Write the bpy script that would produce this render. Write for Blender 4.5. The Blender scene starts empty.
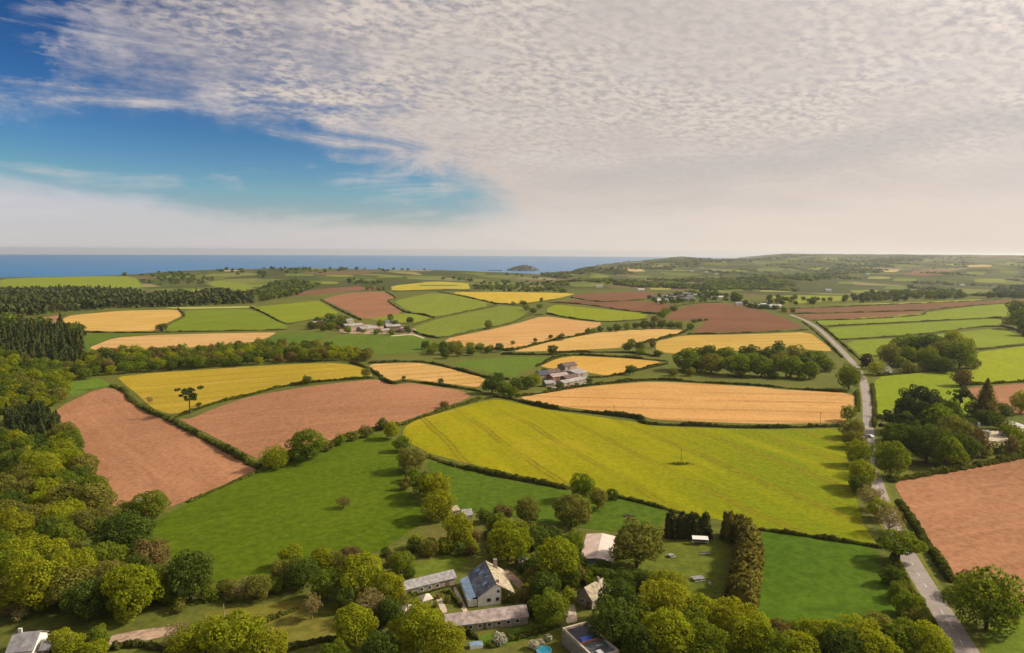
import bpy, math, random
import numpy as np
from mathutils import Vector, Matrix
from mathutils.geometry import delaunay_2d_cdt

# ------------------------------------------------------------------ camera, world, sun, exposure
W, HGT = 1024, 653
FPX = 692.0                      # focal length in pixels
CAMZ = 100.0
PITCH = math.atan((326.5 - 250.8) / FPX)
ROLL = 0.0057
SEA_Z = -90.0
SUN_AZ, SUN_EL = math.radians(78), math.radians(35)      # to the right of the view direction (+Y)
scene = bpy.context.scene
COL = scene.collection
_f = Vector((0, math.cos(PITCH), -math.sin(PITCH)))
_r0 = Vector((1, 0, 0)); _u0 = Vector((0, math.sin(PITCH), math.cos(PITCH)))
_r = _r0 * math.cos(ROLL) + _u0 * math.sin(ROLL)
_u = _u0 * math.cos(ROLL) - _r0 * math.sin(ROLL)
cd = bpy.data.cameras.new('camera')
cd.sensor_width = 36.0; cd.lens = FPX / W * 36.0
cd.clip_start = 0.5; cd.clip_end = 120000
cam = bpy.data.objects.new('camera', cd); COL.objects.link(cam)
cam.matrix_world = Matrix(((_r.x, _u.x, -_f.x, 0), (_r.y, _u.y, -_f.y, 0), (_r.z, _u.z, -_f.z, CAMZ), (0, 0, 0, 1)))
scene.camera = cam

scene.render.engine = 'CYCLES'
scene.cycles.use_denoising = True
scene.cycles.max_bounces = 6
scene.cycles.diffuse_bounces = 2
scene.cycles.transmission_bounces = 4
scene.cycles.volume_bounces = 0
scene.cycles.transparent_max_bounces = 6
scene.cycles.sample_clamp_indirect = 6
vs = scene.view_settings
vs.view_transform = 'Standard'; vs.look = 'None'; vs.gamma = 1.0; vs.use_curve_mapping = False
vs.exposure = 0.95

world = bpy.data.worlds.new('World'); scene.world = world; world.use_nodes = True
NT = world.node_tree; NT.nodes.clear()


class G:
    """small node-graph helper"""
    def __init__(s, nt): s.nt = nt
    def n(s, t, **kw):
        nd = s.nt.nodes.new(t)
        for k, v in kw.items(): setattr(nd, k, v)
        return nd
    def put(s, sock, v):
        if isinstance(v, bpy.types.NodeSocket): s.nt.links.new(v, sock)
        else: sock.default_value = v
    def m(s, op, a, b=0.0, c=None, clamp=False):
        nd = s.n('ShaderNodeMath', operation=op, use_clamp=clamp)
        s.put(nd.inputs[0], a); s.put(nd.inputs[1], b)
        if c is not None: s.put(nd.inputs[2], c)
        return nd.outputs[0]
    def ss(s, x, lo, hi):
        nd = s.n('ShaderNodeMapRange', interpolation_type='SMOOTHSTEP')
        s.put(nd.inputs['Value'], x); s.put(nd.inputs['From Min'], lo); s.put(nd.inputs['From Max'], hi)
        return nd.outputs['Result']
    def mix(s, f, a, b, blend='MIX'):
        nd = s.n('ShaderNodeMix', data_type='RGBA', blend_type=blend)
        s.put(nd.inputs[0], f); s.put(nd.inputs[6], a); s.put(nd.inputs[7], b)
        return nd.outputs[2]
    def noise(s, vec, scale, detail=3.0, rough=0.5, dist=0.0, dim='3D'):
        nd = s.n('ShaderNodeTexNoise', noise_dimensions=dim)
        if vec is not None: s.put(nd.inputs['Vector'], vec)
        nd.inputs['Scale'].default_value = scale; nd.inputs['Detail'].default_value = detail
        nd.inputs['Roughness'].default_value = rough; nd.inputs['Distortion'].default_value = dist
        return nd.outputs['Fac']
    def curve(s, x, pts, lo, hi):
        """piecewise function of x through pts, as a colour ramp"""
        t = s.m('DIVIDE', s.m('SUBTRACT', x, lo), hi - lo, clamp=True)
        nd = s.n('ShaderNodeValToRGB'); cr = nd.color_ramp; cr.interpolation = 'EASE'
        for i, (px, v) in enumerate(pts):
            pos = (px - lo) / (hi - lo)
            if i < 2: e = cr.elements[i]; e.position = pos
            else: e = cr.elements.new(pos)
        for e, (px, v) in zip(cr.elements, pts): e.color = (v, v, v, 1)
        s.nt.links.new(t, nd.inputs[0])
        return nd.outputs[0]


def build_world():
    g = G(NT)
    tc = g.n('ShaderNodeTexCoord').outputs['Generated']
    sp = g.n('ShaderNodeSeparateXYZ'); g.put(sp.inputs[0], tc)
    x, y, z = sp.outputs
    sky = g.n('ShaderNodeTexSky', sky_type='NISHITA', sun_disc=False, sun_elevation=SUN_EL, sun_rotation=SUN_AZ,
              altitude=200.0, air_density=1.0, dust_density=0.35, ozone_density=3.0)
    gm = g.n('ShaderNodeGamma'); g.put(gm.inputs[0], g.mix(1.0, sky.outputs[0], (0.50, 0.82, 0.92, 1), 'MULTIPLY')); gm.inputs[1].default_value = 2.2
    skyc = g.mix(1.0, g.mix(1.0, gm.outputs[0], (0.17, 0.082, 0.064, 1), 'MULTIPLY'), (1.5, 1.9, 2.5, 1), 'DARKEN')
    az = g.m('ARCTAN2', x, y)
    el = z
    n1 = g.noise(tc, 7.0, 8.0, 0.62, 0.3)
    n1c = g.m('SUBTRACT', n1, 0.5)
    mpw = g.n('ShaderNodeMapping'); mpw.inputs['Scale'].default_value = (5.0, 5.0, 26.0); mpw.inputs['Rotation'].default_value = (0.0, 0.10, 0.0); g.put(mpw.inputs[0], tc)
    wisp = g.noise(mpw.outputs[0], 1.0, 7.0, 0.6, 0.8)                 # long thin streaks
    wc = g.m('SUBTRACT', wisp, 0.5)
    # the high sheet: planar coordinates give the perspective of a flat layer of small puffs
    den = g.m('ADD', g.m('MAXIMUM', z, 0.0), 0.22)
    uv = g.n('ShaderNodeCombineXYZ')
    ux, uy = g.m('DIVIDE', x, den), g.m('DIVIDE', y, den)
    ca, sa = math.cos(0.45), math.sin(0.45)
    g.put(uv.inputs[0], g.m('ADD', g.m('MULTIPLY', ux, ca), g.m('MULTIPLY', uy, sa)))
    g.put(uv.inputs[1], g.m('MULTIPLY', g.m('SUBTRACT', g.m('MULTIPLY', uy, ca), g.m('MULTIPLY', ux, sa)), 1.25))
    rip = g.noise(uv.outputs[0], 29.0, 5.0, 0.55, 0.2)
    rip2 = g.noise(uv.outputs[0], 5.0, 5.0, 0.6, 0.5)
    rip3 = g.noise(uv.outputs[0], 2.0, 3.0, 0.6, 0.5)
    rf_ = g.ss(el, 0.04, 0.22)
    rf_ = g.m('MULTIPLY', rf_, g.m('ADD', 0.35, g.m('MULTIPLY', g.ss(rip3, 0.36, 0.62), 0.65)))
    ripple = g.m('ADD', g.m('MULTIPLY', g.ss(rip, 0.30, 0.66), rf_), g.m('MULTIPLY', g.m('SUBTRACT', 1.0, rf_), 0.66))
    edge = g.curve(az, [(-0.8, .68), (-0.637, .66), (-0.447, .69), (-0.297, .62), (-0.14, .50), (-0.095, .40), (-0.03, .22), (0.04, 0.0)], -0.8, 0.8)
    edge = g.m('MULTIPLY', edge, 0.25)
    d1 = g.m('ADD', g.m('SUBTRACT', el, edge), g.m('ADD', g.m('MULTIPLY', n1c, 0.12), g.m('MULTIPLY', wc, 0.14)))
    sheet = g.ss(d1, -0.03, 0.055)
    L = g.m('ADD', g.ss(az, -0.72, 0.05), g.m('MULTIPLY', g.ss(az, -0.25, 0.25), 0.45))
    hx = g.m('ADD', az, 0.68); hy = g.m('MULTIPLY', g.m('SUBTRACT', el, 0.27), 2.0)
    hole = g.m('SUBTRACT', 1.0, g.ss(g.m('ADD', g.m('SQRT', g.m('ADD', g.m('MULTIPLY', hx, hx), g.m('MULTIPLY', hy, hy))), g.m('MULTIPLY', n1c, 0.35)), 0.05, 0.24))
    dens = g.m('ADD', g.m('ADD', g.m('MULTIPLY', ripple, 0.34), g.m('MULTIPLY', wc, 0.9)), g.m('ADD', g.m('MULTIPLY', L, 0.66), g.m('ADD', g.m('MULTIPLY', rip2, 0.5), g.m('MULTIPLY', g.m('SUBTRACT', rip3, 0.5), 0.9))))
    dens = g.m('SUBTRACT', dens, 0.10)
    dens = g.m('SUBTRACT', dens, g.m('MULTIPLY', hole, 0.75), clamp=True)
    a_sheet = g.m('MULTIPLY', sheet, dens, clamp=True)
    # light in the sheet: forward scatter towards the sun
    sd = Vector((math.sin(SUN_AZ) * math.cos(SUN_EL), math.cos(SUN_AZ) * math.cos(SUN_EL), math.sin(SUN_EL)))
    dp = g.n('ShaderNodeVectorMath', operation='DOT_PRODUCT'); g.put(dp.inputs[0], tc); dp.inputs[1].default_value = sd
    dot = g.m('MAXIMUM', dp.outputs['Value'], 0.0)
    glow = g.m('ADD', g.m('MULTIPLY', g.m('POWER', dot, 7.0), 0.95), g.m('MULTIPLY', g.m('POWER', dot, 3.0), 0.46))
    sh = g.m('ADD', g.m('MULTIPLY', ripple, 0.85), g.m('ADD', g.m('MULTIPLY', rip2, 0.30), g.m('MULTIPLY', g.m('SUBTRACT', rip3, 0.5), 0.6)), clamp=True)
    ccol = g.mix(sh, (2.15, 1.98, 2.08, 1), (4.0, 3.5, 3.1, 1))
    br = g.m('ADD', 0.90, glow)
    brc = g.n('ShaderNodeCombineXYZ')
    for i in range(3): g.put(brc.inputs[i], br)
    ccol = g.mix(1.0, ccol, brc.outputs[0], 'MULTIPLY')
    c = g.mix(a_sheet, skyc, ccol)
    # thin veil streaks in the clear part
    veil = g.m('MULTIPLY', g.ss(g.m('ADD', wisp, g.m('MULTIPLY', n1c, 0.4)), 0.50, 0.80), 0.6)
    c = g.mix(veil, c, (3.5, 3.2, 3.15, 1))
    # blue-grey gap beneath the sheet on the right
    gc = g.curve(az, [(-0.2, .30), (0.07, .40), (0.32, .47), (0.64, .60)], -0.8, 0.8)
    gd = g.m('ABSOLUTE', g.m('SUBTRACT', g.m('ADD', el, g.m('ADD', g.m('MULTIPLY', n1c, 0.05), g.m('MULTIPLY', wc, 0.05))), g.m('MULTIPLY', gc, 0.25)))
    gap = g.m('MULTIPLY', g.m('SUBTRACT', 1.0, g.ss(gd, 0.0, 0.03)), g.ss(az, -0.05, 0.2))
    c = g.mix(g.m('MULTIPLY', gap, 0.5), c, (2.5, 2.4, 2.45, 1))
    # low bank and the pale air towards the horizon
    bt = g.curve(az, [(-0.8, .37), (-0.637, .35), (-0.50, .30), (-0.39, .22), (-0.16, .18), (0.0, .25), (0.5, .3)], -0.8, 0.8)
    bd = g.m('SUBTRACT', g.m('ADD', el, g.m('ADD', g.m('MULTIPLY', n1c, 0.05), g.m('MULTIPLY', wc, 0.06))), g.m('MULTIPLY', bt, 0.25))
    bank = g.m('MULTIPLY', g.m('SUBTRACT', 1.0, g.ss(bd, -0.03, 0.006)), g.m('ADD', 0.55, g.m('MULTIPLY', wisp, 0.4)))
    bcol = g.mix(g.ss(az, -0.5, 0.4), (3.5, 3.35, 3.5, 1), (4.0, 3.5, 3.05, 1))
    c = g.mix(bank, c, bcol)
    hz = g.m('POWER', 2.718, g.m('MULTIPLY', g.m('MAXIMUM', el, 0.0), -20.0))
    hcol = g.mix(g.ss(az, -0.5, 0.5), (3.0, 2.87, 2.87, 1), (4.4, 3.8, 3.25, 1))
    c = g.mix(g.m('MULTIPLY', hz, 0.9), c, hcol)
    bg = g.n('ShaderNodeBackground'); g.put(bg.inputs[0], c); bg.inputs[1].default_value = 0.10
    out = g.n('ShaderNodeOutputWorld'); NT.links.new(bg.outputs[0], out.inputs[0])


build_world()
sl = bpy.data.lights.new('sun', 'SUN'); sl.energy = 3.1; sl.angle = math.radians(5.0); sl.color = (1.0, 0.88, 0.69)
so = bpy.data.objects.new('sun', sl); COL.objects.link(so)
so.rotation_euler = Vector((math.sin(SUN_AZ) * math.cos(SUN_EL), math.cos(SUN_AZ) * math.cos(SUN_EL), math.sin(SUN_EL))).to_track_quat('Z', 'Y').to_euler()

# ------------------------------------------------------------------ terrain
def sstep(a, b, x):
    t = np.clip((x - a) / (b - a), 0, 1); return t * t * (3 - 2 * t)


def chain(d, ks):
    """smooth height profile along the distance d; ks = [(dist, height-array)]"""
    z = ks[0][1] + 0 * d
    for (d0, h0), (d1, h1) in zip(ks, ks[1:]):
        z = z + (h1 - h0) * sstep(d0, d1, d)
    return z


def Ht(x, y):
    x = np.asarray(x, float); y = np.asarray(y, float)
    d = np.hypot(x, y)
    az = np.arctan2(x, y)
    tp = 512 + FPX * np.tan(np.clip(az, -1.0, 1.0))
    near = 2.2 * np.sin(x / 170 + .8) * np.cos(y / 260) + 2.6 * np.sin(y / 330 + 1 + x / 600)
    near = near - 14 * sstep(-70, -330, x) * sstep(120, 240, y) * (1 - sstep(480, 850, y))
    near = near * (1 - sstep(1500, 3200, d))
    crest = np.interp(tp, [0, 130, 230, 300, 400, 500, 560, 700], [-14, -8, 6, 18, 2, -7, -24, -20])
    zl = chain(d, [(1500, 0), (2100, -14), (2750, crest * .55 - 9), (3400, crest), (4700, -104)])
    cr6 = np.interp(tp, [500, 560, 580, 600, 620, 640, 680, 720, 800, 2000], [-104, -96, -62, -20, 2, 16, 34, 40, 30, 28])
    inl = sstep(690, 790, tp)
    zr = chain(d, [(1500, 0), (2200, -16), (2900, -24), (4200, -14 + 0 * tp), (6000, cr6)])
    zr = zr + (sstep(6300, 7600, d) * (-104 - cr6)) * (1 - inl) + inl * (sstep(6000, 9200, d) * 40)
    w = sstep(540, 590, tp)
    z = zl * (1 - w) + zr * w
    amp = sstep(1500, 2600, d) * (4 + 8 * w) * (1 - .55 * sstep(5200, 8000, d))
    nz = np.sin(x / 190 + y / 410 + 1.3) * np.cos(y / 330 - x / 520) + .7 * np.sin(x / 350 - y / 240 + 4) + .45 * np.sin(x / 110 + 2) * np.sin(y / 150)
    z = z + near + amp * nz * (1 - sstep(-60, -95, z))
    return np.maximum(z, -104.0)


def rays(pts):
    p = np.atleast_2d(np.asarray(pts, float))
    cx = (p[:, 0] - W / 2) / FPX; cy = (HGT / 2 - p[:, 1]) / FPX
    F, R, U = np.array(_f), np.array(_r), np.array(_u)
    d = F[None] + cx[:, None] * R[None] + cy[:, None] * U[None]
    return d / np.hypot(d[:, 0], d[:, 1])[:, None]          # per metre of ground distance


_S = np.geomspace(40, 30000, 1500)


def P(pts):
    """pixels -> ground points (the first place where the line of sight meets the land or the sea)"""
    d = rays(pts); out = np.zeros((len(d), 3))
    for i0 in range(0, len(d), 200):
        q = d[i0:i0 + 200]
        X = q[:, 0:1] * _S; Y = q[:, 1:2] * _S; Z = CAMZ + q[:, 2:3] * _S
        g = Z - np.maximum(Ht(X, Y), SEA_Z)
        hit = g < 0
        k = np.where(hit.any(1), hit.argmax(1), len(_S) - 1); k = np.maximum(k, 1)
        r = np.arange(len(q)); g1 = g[r, k]; g0 = g[r, k - 1]
        t = np.clip(g0 / np.where(np.abs(g0 - g1) < 1e-9, 1, g0 - g1), 0, 1)
        s = _S[k - 1] + t * (_S[k] - _S[k - 1])
        xx, yy = q[:, 0] * s, q[:, 1] * s
        out[i0:i0 + 200, 0] = xx; out[i0:i0 + 200, 1] = yy; out[i0:i0 + 200, 2] = np.maximum(Ht(xx, yy), SEA_Z)
    return out


def slant(p): return math.sqrt(p[0] ** 2 + p[1] ** 2 + (CAMZ - p[2]) ** 2)


# ------------------------------------------------------------------ materials
MATS = {}


def newmat(name):
    m = bpy.data.materials.new(name); m.use_nodes = True; m.node_tree.nodes.clear(); MATS[name] = m
    g = G(m.node_tree); out = g.n('ShaderNodeOutputMaterial')
    return m, g, out


def principled(g, out, col, rough=0.85, spec=0.2, bump=None, bstr=0.3, bdist=0.1):
    b = g.n('ShaderNodeBsdfPrincipled'); g.put(b.inputs['Base Color'], col); g.put(b.inputs['Roughness'], rough)
    b.inputs['Specular IOR Level'].default_value = spec
    if bump is not None:
        bn = g.n('ShaderNodeBump'); bn.inputs['Strength'].default_value = bstr; bn.inputs['Distance'].default_value = bdist
        g.put(bn.inputs['Height'], bump); g.put(b.inputs['Normal'], bn.outputs[0])
    g.nt.links.new(b.outputs[0], out.inputs[0]); return b


def c4(c): return (c[0], c[1], c[2], 1)


def adir(p, q):
    a, b = P([p, q]); return math.degrees(math.atan2(b[0] - a[0], b[1] - a[1]))


def field_mat(name, c1, c2, ang=0, stripe=3.0, sstr=0.25, tram=0, c3=None, patch=0.012, bump=0.12, clod=0.5, tramcol=None, speck=0.35, grad=None):
    """one field surface: broad patches, drill lines, tramlines, fine speckle"""
    if name in MATS: return MATS[name]
    m, g, out = newmat(name)
    oc = g.n('ShaderNodeTexCoord').outputs['Object']
    big = g.noise(oc, patch, 5, 0.6, 0.6)
    col = g.mix(g.ss(big, 0.34, 0.66), c4(c1), c4(c2))
    if c3:
        b2 = g.noise(oc, patch * 2.7, 4, 0.6, 1.2)
        col = g.mix(g.m('MULTIPLY', g.ss(b2, 0.54, 0.70), 0.75), col, c4(c3))
    if grad:      # the crop itself is greener towards one end of the field
        gp = g.n('ShaderNodeVectorMath', operation='DOT_PRODUCT'); g.put(gp.inputs[0], oc); gp.inputs[1].default_value = grad[0]
        gv = g.m('ADD', gp.outputs['Value'], g.m('MULTIPLY', g.m('SUBTRACT', g.noise(oc, .02, 5, .65), .5), grad[3]))
        col = g.mix(g.ss(gv, grad[1], grad[2]), col, c4(grad[4]))
    mp = g.n('ShaderNodeMapping'); mp.inputs['Rotation'].default_value = (0, 0, math.radians(ang)); g.put(mp.inputs[0], oc)
    sp = g.n('ShaderNodeSeparateXYZ'); g.put(sp.inputs[0], mp.outputs[0])
    wob = g.m('MULTIPLY', g.m('SUBTRACT', g.noise(oc, 0.01, 2), 0.5), 14.0)
    u = g.m('ADD', sp.outputs[0], wob)
    h = None
    if sstr:
        # uneven drill / mowing bands: noise stretched along the working direction
        cv = g.n('ShaderNodeCombineXYZ'); g.put(cv.inputs[0], g.m('DIVIDE', u, stripe)); g.put(cv.inputs[1], g.m('DIVIDE', sp.outputs[1], stripe * 40))
        bands = g.noise(cv.outputs[0], 1.0, 3, 0.6)
        col = g.mix(g.m('MULTIPLY', g.ss(bands, 0.35, 0.68), sstr), col, c4([v * 0.62 for v in c1]))
        h = bands
        cw = g.n('ShaderNodeCombineXYZ'); g.put(cw.inputs[0], g.m('DIVIDE', u, stripe * 4.5)); g.put(cw.inputs[1], g.m('DIVIDE', sp.outputs[1], stripe * 60))
        wide = g.noise(cw.outputs[0], 1.0, 4, .65)
        col = g.mix(g.m('MULTIPLY', g.ss(wide, .45, .72), .45), col, c4([min(v * 1.28, .9) for v in c2]))
        damp = g.noise(oc, .028, 5, .7, 1.5)
        col = g.mix(g.m('MULTIPLY', g.ss(damp, .52, .75), .4), col, c4([v * .68 for v in c1]))
    if tram:
        fr = g.m('FRACT', g.m('DIVIDE', u, tram))
        t1 = g.m('LESS_THAN', g.m('ABSOLUTE', g.m('SUBTRACT', fr, 0.47)), 0.7 / tram)
        t2 = g.m('LESS_THAN', g.m('ABSOLUTE', g.m('SUBTRACT', fr, 0.53 + 0.9 / tram)), 0.7 / tram)
        tm = g.m('MULTIPLY', g.m('MAXIMUM', t1, t2), g.ss(g.noise(oc, 0.013, 3), 0.36, 0.52))
        col = g.mix(g.m('MULTIPLY', tm, 0.9), col, c4(tramcol or [v * 0.45 for v in c1]))
    fine = g.noise(oc, clod, 5, 0.72)
    col = g.mix(speck, col, g.mix(g.ss(fine, 0.3, 0.72), c4([v * 0.55 for v in c1]), c4([min(v * 1.35, .9) for v in c2])))
    hh = fine if h is None else g.m('ADD', fine, g.m('MULTIPLY', h, 0.6))
    principled(g, out, col, 0.95, 0.05, hh, 0.6, bump)
    return m


def leaf_mat(name, ca, cb, trans=0.4, var=0.35):
    m, g, out = newmat(name)
    oi = g.n('ShaderNodeObjectInfo')
    geo = g.n('ShaderNodeNewGeometry')
    oc = g.n('ShaderNodeTexCoord').outputs['Object']
    cl = g.noise(oc, 5.0, 3, 0.6)
    f = g.m('ADD', g.m('MULTIPLY', oi.outputs['Random'], 0.5), g.m('MULTIPLY', g.ss(cl, 0.3, 0.7), 0.5))
    col = g.mix(f, c4(ca), c4(cb))
    isl = geo.outputs['Random Per Island']
    hs = g.n('ShaderNodeHueSaturation')
    g.put(hs.inputs['Hue'], g.m('ADD', 0.485, g.m('MULTIPLY', isl, 0.03)))
    g.put(hs.inputs['Value'], g.m('ADD', 1 - var, g.m('MULTIPLY', isl, 2 * var)))
    g.put(hs.inputs['Color'], col)
    d = g.n('ShaderNodeBsdfDiffuse'); g.put(d.inputs[0], hs.outputs[0])
    t = g.n('ShaderNodeBsdfTranslucent'); g.put(t.inputs[0], g.mix(1.0, hs.outputs[0], (1.2, 1.15, 0.6, 1), 'MULTIPLY'))
    mx = g.n('ShaderNodeMixShader'); mx.inputs[0].default_value = trans
    g.nt.links.new(d.outputs[0], mx.inputs[1]); g.nt.links.new(t.outputs[0], mx.inputs[2]); g.nt.links.new(mx.outputs[0], out.inputs[0])
    return m


def plain_mat(name, c, rough=0.8, spec=0.3, nscale=1.5, nstr=0.3, metal=0, c2=None, det=4):
    m, g, out = newmat(name)
    oc = g.n('ShaderNodeTexCoord').outputs['Object']
    n = g.noise(oc, nscale, det, 0.65)
    col = g.mix(g.ss(n, 0.3, 0.7), c4([v * (1 - nstr) for v in c]), c4(c2 or [min(1, v * (1 + nstr)) for v in c]))
    b = principled(g, out, col, rough, spec, n, 0.3, 0.03)
    b.inputs['Metallic'].default_value = metal
    return m


def make_materials():
    # leaves: (dark, light)
    leaf_mat('leaf_lime', (.20, .24, .015), (.35, .36, .024), .5)
    leaf_mat('leaf_gold', (.20, .225, .015), (.33, .325, .022), .5)
    leaf_mat('leaf_green', (.115, .165, .015), (.21, .25, .024), .48)
    leaf_mat('leaf_dark', (.066, .105, .017), (.125, .16, .028), .4)
    leaf_mat('leaf_olive', (.155, .16, .035), (.25, .235, .045), .42)
    leaf_mat('leaf_tan', (.21, .175, .07), (.31, .25, .10), .35)
    leaf_mat('leaf_bronze', (.13, .10, .035), (.20, .145, .05), .3)
    leaf_mat('leaf_copper', (.045, .018, .02), (.075, .03, .03), .25)
    leaf_mat('leaf_conifer', (.04, .06, .02), (.075, .092, .03), .2)
    leaf_mat('leaf_rust_conifer', (.10, .10, .02), (.22, .18, .036), .28)
    leaf_mat('leaf_hedge', (.075, .095, .018), (.145, .155, .032), .35)
    leaf_mat('leaf_hedge_dark', (.06, .07, .02), (.11, .112, .032), .3)
    leaf_mat('leaf_white', (.34, .33, .26), (.55, .53, .45), .3)
    leaf_mat('leaf_far', (.045, .065, .02), (.095, .115, .03), .3)
    plain_mat('bark', (.09, .065, .045), .95, .1, 3, .4)
    plain_mat('pale_bark', (.26, .22, .17), .95, .1, 3, .4)
    plain_mat('slate', (.085, .095, .115), .5, .4, .5, .6, 0, (.19, .20, .22), 6)
    plain_mat('slate_dark', (.035, .04, .055), .6, .4, 1.2, .4)
    plain_mat('slate_pale', (.26, .25, .25), .7, .3, 1.0, .35)
    plain_mat('roof_pink', (.31, .25, .23), .85, .2, .7, .35)
    plain_mat('roof_stone', (.33, .28, .20), .9, .2, 1.0, .4)
    plain_mat('roof_farm', (.29, .27, .26), .75, .3, .4, .3)
    plain_mat('roof_pale', (.52, .49, .46), .7, .3, .5, .15)
    plain_mat('roof_corrugated_pink', (.50, .38, .33), .8, .2, .35, .15)
    plain_mat('roof_corrugated_pale', (.58, .49, .43), .75, .2, .35, .12)
    plain_mat('roof_grey', (.22, .21, .22), .7, .3, .6, .3)
    plain_mat('roof_brown', (.13, .085, .075), .85, .2, .8, .4)
    plain_mat('render_white', (.75, .73, .68), .85, .2, .8, .15)
    plain_mat('stone', (.30, .25, .19), .92, .2, 1.6, .4)
    plain_mat('brick_wall', (.33, .15, .10), .92, .2, 1.6, .3)
    plain_mat('timber', (.17, .11, .07), .9, .2, 2.5, .4)
    plain_mat('pale_timber', (.45, .38, .29), .85, .2, 2.5, .3)
    plain_mat('white_paint', (.78, .77, .74), .5, .4, 2.0, .06)
    plain_mat('blue_frame', (.42, .50, .66), .4, .5, 2.0, .1)
    plain_mat('blue_sheet', (.03, .10, .55), .4, .5, 1.5, .25)
    plain_mat('pool_blue', (.06, .45, .62), .15, .5, 1.0, .1)
    plain_mat('dark_glass', (.02, .028, .04), .08, .6, 1.0, .3)
    plain_mat('sky_glass', (.16, .26, .38), .10, .7, .7, .35)
    plain_mat('car_white', (.72, .72, .72), .25, .5, 1.0, .03)
    plain_mat('car_silver', (.42, .43, .45), .25, .5, 1.0, .04)
    plain_mat('car_red', (.32, .03, .03), .25, .5, 1.0, .05)
    plain_mat('tyre', (.02, .02, .02), .8, .2, 1.0, .2)
    plain_mat('chrome', (.6, .6, .6), .25, .5, 1.0, .1, 1)
    plain_mat('terracotta', (.36, .16, .10), .9, .2, 1.2, .3)
    plain_mat('shed_green', (.05, .12, .09), .8, .2, 1.2, .3)
    plain_mat('track_earth', (.34, .235, .17), .95, .1, .5, .35)
    plain_mat('gravel_path', (.46, .38, .29), .95, .1, .8, .25)
    plain_mat('courtyard_paving', (.30, .26, .22), .9, .2, .8, .3)
    plain_mat('road_paint', (.62, .60, .56), .7, .3, 2.5, .3)
    plain_mat('rock', (.10, .095, .075), .95, .1, .02, .5)
    plain_mat('brush', (.05, .04, .03), .95, .1, 2, .5)
    # asphalt with worn wheel tracks
    m, g, out = newmat('asphalt'); oc = g.n('ShaderNodeTexCoord').outputs['Object']
    col = g.mix(g.ss(g.noise(oc, .15, 5, .7), .3, .7), (.22, .18, .16, 1), (.33, .275, .245, 1))
    col = g.mix(.3, col, g.mix(g.ss(g.noise(oc, 3.0, 3), .3, .7), (.10, .09, .085, 1), (.36, .33, .30, 1)))
    principled(g, out, col, .85, .3, g.noise(oc, 8.0, 3), .3, .02)
    # ground: rough meadow and verge
    m, g, out = newmat('ground'); oc = g.n('ShaderNodeTexCoord').outputs['Object']
    col = g.mix(g.ss(g.noise(oc, .008, 6, .65), .35, .65), (.075, .098, .016, 1), (.135, .14, .026, 1))
    col = g.mix(g.ss(g.noise(oc, .03, 5, .7), .5, .72), col, (.15, .12, .04, 1))
    # beyond the traced fields: a patchwork of fields with dark hedge lines
    wv = g.n('ShaderNodeVectorMath', operation='ADD'); g.put(wv.inputs[0], oc)
    nv = g.n('ShaderNodeTexNoise'); g.put(nv.inputs['Vector'], oc); nv.inputs['Scale'].default_value = .004
    sc_ = g.n('ShaderNodeVectorMath', operation='SCALE'); g.put(sc_.inputs[0], nv.outputs['Color']); sc_.inputs['Scale'].default_value = 160.0
    g.put(wv.inputs[1], sc_.outputs[0])
    fl = g.n('ShaderNodeVectorMath', operation='MULTIPLY'); g.put(fl.inputs[0], wv.outputs[0]); fl.inputs[1].default_value = (1, 1, 0)
    vo = g.n('ShaderNodeTexVoronoi', feature='F1'); g.put(vo.inputs['Vector'], fl.outputs[0]); vo.inputs['Scale'].default_value = 1 / 190.0
    ve = g.n('ShaderNodeTexVoronoi', feature='DISTANCE_TO_EDGE'); g.put(ve.inputs['Vector'], fl.outputs[0]); ve.inputs['Scale'].default_value = 1 / 190.0
    cs = g.n('ShaderNodeSeparateColor'); g.put(cs.inputs[0], vo.outputs['Color'])
    cr = g.n('ShaderNodeValToRGB'); cr.color_ramp.interpolation = 'CONSTANT'; g.put(cr.inputs[0], cs.outputs[0])
    pal = [(0, (.03, .045, .016)), (.20, (.065, .09, .02)), (.34, (.13, .165, .026)), (.48, (.036, .05, .018)), (.60, (.20, .21, .055)), (.68, (.024, .034, .014)), (.84, (.15, .085, .06)), (.92, (.30, .24, .12))]
    for i_, (p_, c_) in enumerate(pal):
        e_ = cr.color_ramp.elements[i_] if i_ < 2 else cr.color_ramp.elements.new(p_)
        e_.position = p_; e_.color = c4(c_)
    pc = g.mix(g.m('MULTIPLY', g.m('SUBTRACT', 1.0, g.ss(ve.outputs['Distance'], .02, .05)), .85), cr.outputs[0], (.028, .04, .014, 1))
    ln = g.n('ShaderNodeVectorMath', operation='LENGTH'); g.put(ln.inputs[0], oc)
    col = g.mix(g.ss(ln.outputs['Value'], 1750, 2100), col, pc)
    fine = g.noise(oc, .4, 5, .75)
    col = g.mix(.45, col, g.mix(g.ss(fine, .3, .7), (.038, .05, .01, 1), (.16, .16, .035, 1)))
    principled(g, out, col, .95, .05, fine, .6, .25)
    # sea
    m, g, out = newmat('sea'); oc = g.n('ShaderNodeTexCoord').outputs['Object']
    mp = g.n('ShaderNodeMapping'); mp.inputs['Scale'].default_value = (.0003, .0011, 1); g.put(mp.inputs[0], oc)
    nn = g.noise(mp.outputs[0], 1.0, 5, .6)
    col = g.mix(g.ss(nn, .3, .7), (.0, .125, .32, 1), (.0, .15, .38, 1))
    b = principled(g, out, col, .36, .30)


make_materials()

# ------------------------------------------------------------------ object helpers
def link(o, parent=None):
    COL.objects.link(o)
    if parent is not None: o.parent = parent
    return o


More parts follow.
